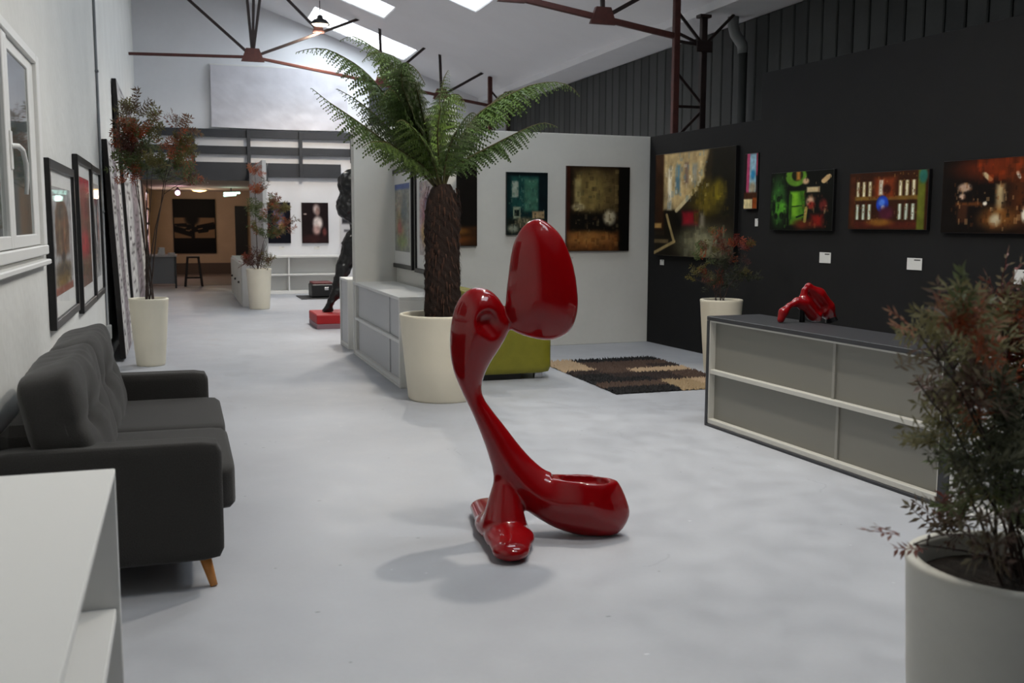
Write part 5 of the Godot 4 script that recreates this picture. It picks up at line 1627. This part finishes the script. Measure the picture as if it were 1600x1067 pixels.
func frond(t: Node3D, way: Array, size: float, mat: Material, seed_: int):
	var r := RandomNumberGenerator.new()
	r.seed = seed_
	var curve := Curve3D.new()
	for i in way.size():
		var a: Vector3 = way[maxi(i - 1, 0)]
		var b: Vector3 = way[mini(i + 1, way.size() - 1)]
		curve.add_point(way[i], (a - b) / 6.0, (b - a) / 6.0)
	var length := curve.get_baked_length()
	var st := new_st()
	var count := int(length / 0.034)
	var last := Vector3.ZERO
	for k in range(3, count + 1):
		var u := float(k) / count
		var p := curve.sample_baked(length * u, true)
		var q := curve.sample_baked(minf(length * u + 0.02, length), true)
		if p.distance_to(q) > 0.001:
			last = (q - p).normalized()
		var tan_ := last
		var side := tan_.cross(Vector3.UP)
		if side.length() < 0.2:
			side = cam_r
		side = side.normalized()
		var droop := side.cross(tan_).normalized()
		if droop.y > 0.0:
			droop = -droop
		var l: float = 0.245 * size * pow(sin(PI * clampf(0.14 + 0.86 * u, 0.0, 1.0)), 0.7) * (1.0 if u < 0.6 else lerpf(1.0, 0.45, (u - 0.6) / 0.4))
		if u < 0.18:
			l *= u / 0.18
		l = maxf(l, 0.012)
		for s in [-1, 1]:
			var out: Vector3 = (side * s * 0.8 + droop * r.randf_range(0.35, 0.7) + tan_ * r.randf_range(0.35, 0.6)).normalized()
			pinna(st, p, out, tan_, l * r.randf_range(0.85, 1.1), r)
	st.generate_normals()
	var f := part(t, "frond", st.commit(), mat)
	var pts := []
	var radii := []
	for k in 22:
		var u := k / 21.0
		pts.append(curve.sample_baked(length * u, true))
		radii.append(lerpf(0.011, 0.0025, u))
	part(f, "rachis", tube(pts, radii, 5), M.rachis)

# One leaflet of a frond: a drooping midrib with small teeth on both sides.
func pinna(st: SurfaceTool, p: Vector3, out: Vector3, along: Vector3, l: float, r: RandomNumberGenerator):
	var n := clampi(int(l / 0.017), 3, 9)
	var w := (along - out * along.dot(out)).normalized()
	var prev := p
	for k in n:
		var u := (k + 1.0) / n
		var c := p + out * l * u + Vector3(0, -0.30 * l * u * u, 0)
		var half := maxf(l * 0.23 * (1.0 - u * 0.8), 0.006)
		var lift := Vector3(0, r.randf_range(-0.004, 0.004), 0)
		var fwd := (c - prev)
		for s in [-1, 1]:
			var tooth: Vector3 = prev + w * half * s + fwd * 0.9 + lift
			for v in [prev, tooth, c]:
				st.add_vertex(v)
		prev = c

# ---------------------------------------------------------------- armchair and rug
func build_small_things():
	var G: Material = M.green
	var t := thing("armchair", "olive green cube armchair behind the red sculpture", "armchair", Vector3(2.95, 0, -9.5))
	part(t, "armrest", cushion(Vector3(0.86, 0.51, 0.15), 14.0, [], 12), G, place(Vector3(2.95, 0.315, -9.17)))
	part(t, "armrest", cushion(Vector3(0.86, 0.51, 0.15), 14.0, [], 12), G, place(Vector3(2.95, 0.315, -9.97)))
	part(t, "backrest", cushion(Vector3(0.20, 0.80, 0.96), 12.0, [], 12), G, place(Vector3(2.62, 0.46, -9.57)))
	part(t, "seat_cushion", cushion(Vector3(0.70, 0.18, 0.65), 8.0, [], 12), G, place(Vector3(3.03, 0.37, -9.57)))
	box_part(t, "base", Vector3(2.56, 0.065, -10.0), Vector3(3.34, 0.28, -9.14), G, 0.01)
	box_part(t, "base_rail", Vector3(2.58, 0.0, -9.98), Vector3(3.10, 0.065, -9.16), M.black, 0.004)
	for z in [-9.2, -9.94]:
		box_part(t, "foot", Vector3(3.24, 0.0, z - 0.03), Vector3(3.32, 0.066, z + 0.03), M.chrome, 0.004)
	# patchwork shag rug
	var tones := {"k": plain(Color(0.085, 0.08, 0.085), 0.95), "n": plain(Color(0.31, 0.24, 0.20), 0.95), "d": plain(Color(0.19, 0.145, 0.13), 0.95), "b": plain(Color(0.72, 0.62, 0.50), 0.95), "c": plain(Color(0.63, 0.54, 0.41), 0.95)}
	var rows := ["bkkk", "bnnn", "bnnd", "dnbb", "kddn", "kkdn", "nncb", "kkcb"]
	var a := Vector3(3.66, 0, -10.12)
	var xs := Vector3(1.30, 0, -0.03)
	var zs := Vector3(-0.05, 0, 2.06)
	var rug := thing("rug", "patchwork shag rug of black, brown and beige before the dark panels", "rug", a + xs * 0.5 + zs * 0.5)
	for j in rows.size():
		for i in 4:
			var o := a + xs * (i / 4.0) + zs * (j / 8.0)
			part(rug, "rug_patch", shag(xs / 4.0, zs / 8.0, 200 + j * 4 + i), tones[rows[j][i]], place(o))

func shag(x: Vector3, z: Vector3, seed_: int) -> Mesh:
	var r := RandomNumberGenerator.new()
	r.seed = seed_
	var st := new_st()
	var up := Vector3(0, 0.012, 0)
	for v in [up, x + up, x + z + up, up, x + z + up, z + up]:
		st.add_vertex(v)
	for i in 16:
		for j in 12:
			var c := x * ((i + r.randf()) / 16.0) + z * ((j + r.randf()) / 12.0) + Vector3(0, 0.004, 0)
			var tip := c + Vector3(r.randf_range(-0.022, 0.022), r.randf_range(0.022, 0.04), r.randf_range(-0.022, 0.022))
			var a := r.randf() * TAU
			var p := []
			for k in 3:
				p.append(c + Vector3(cos(a + k * TAU / 3), 0, sin(a + k * TAU / 3)) * 0.017)
			for k in 3:
				for v in [p[k], p[(k + 1) % 3], tip]:
					st.add_vertex(v)
	st.generate_normals()
	return st.commit()
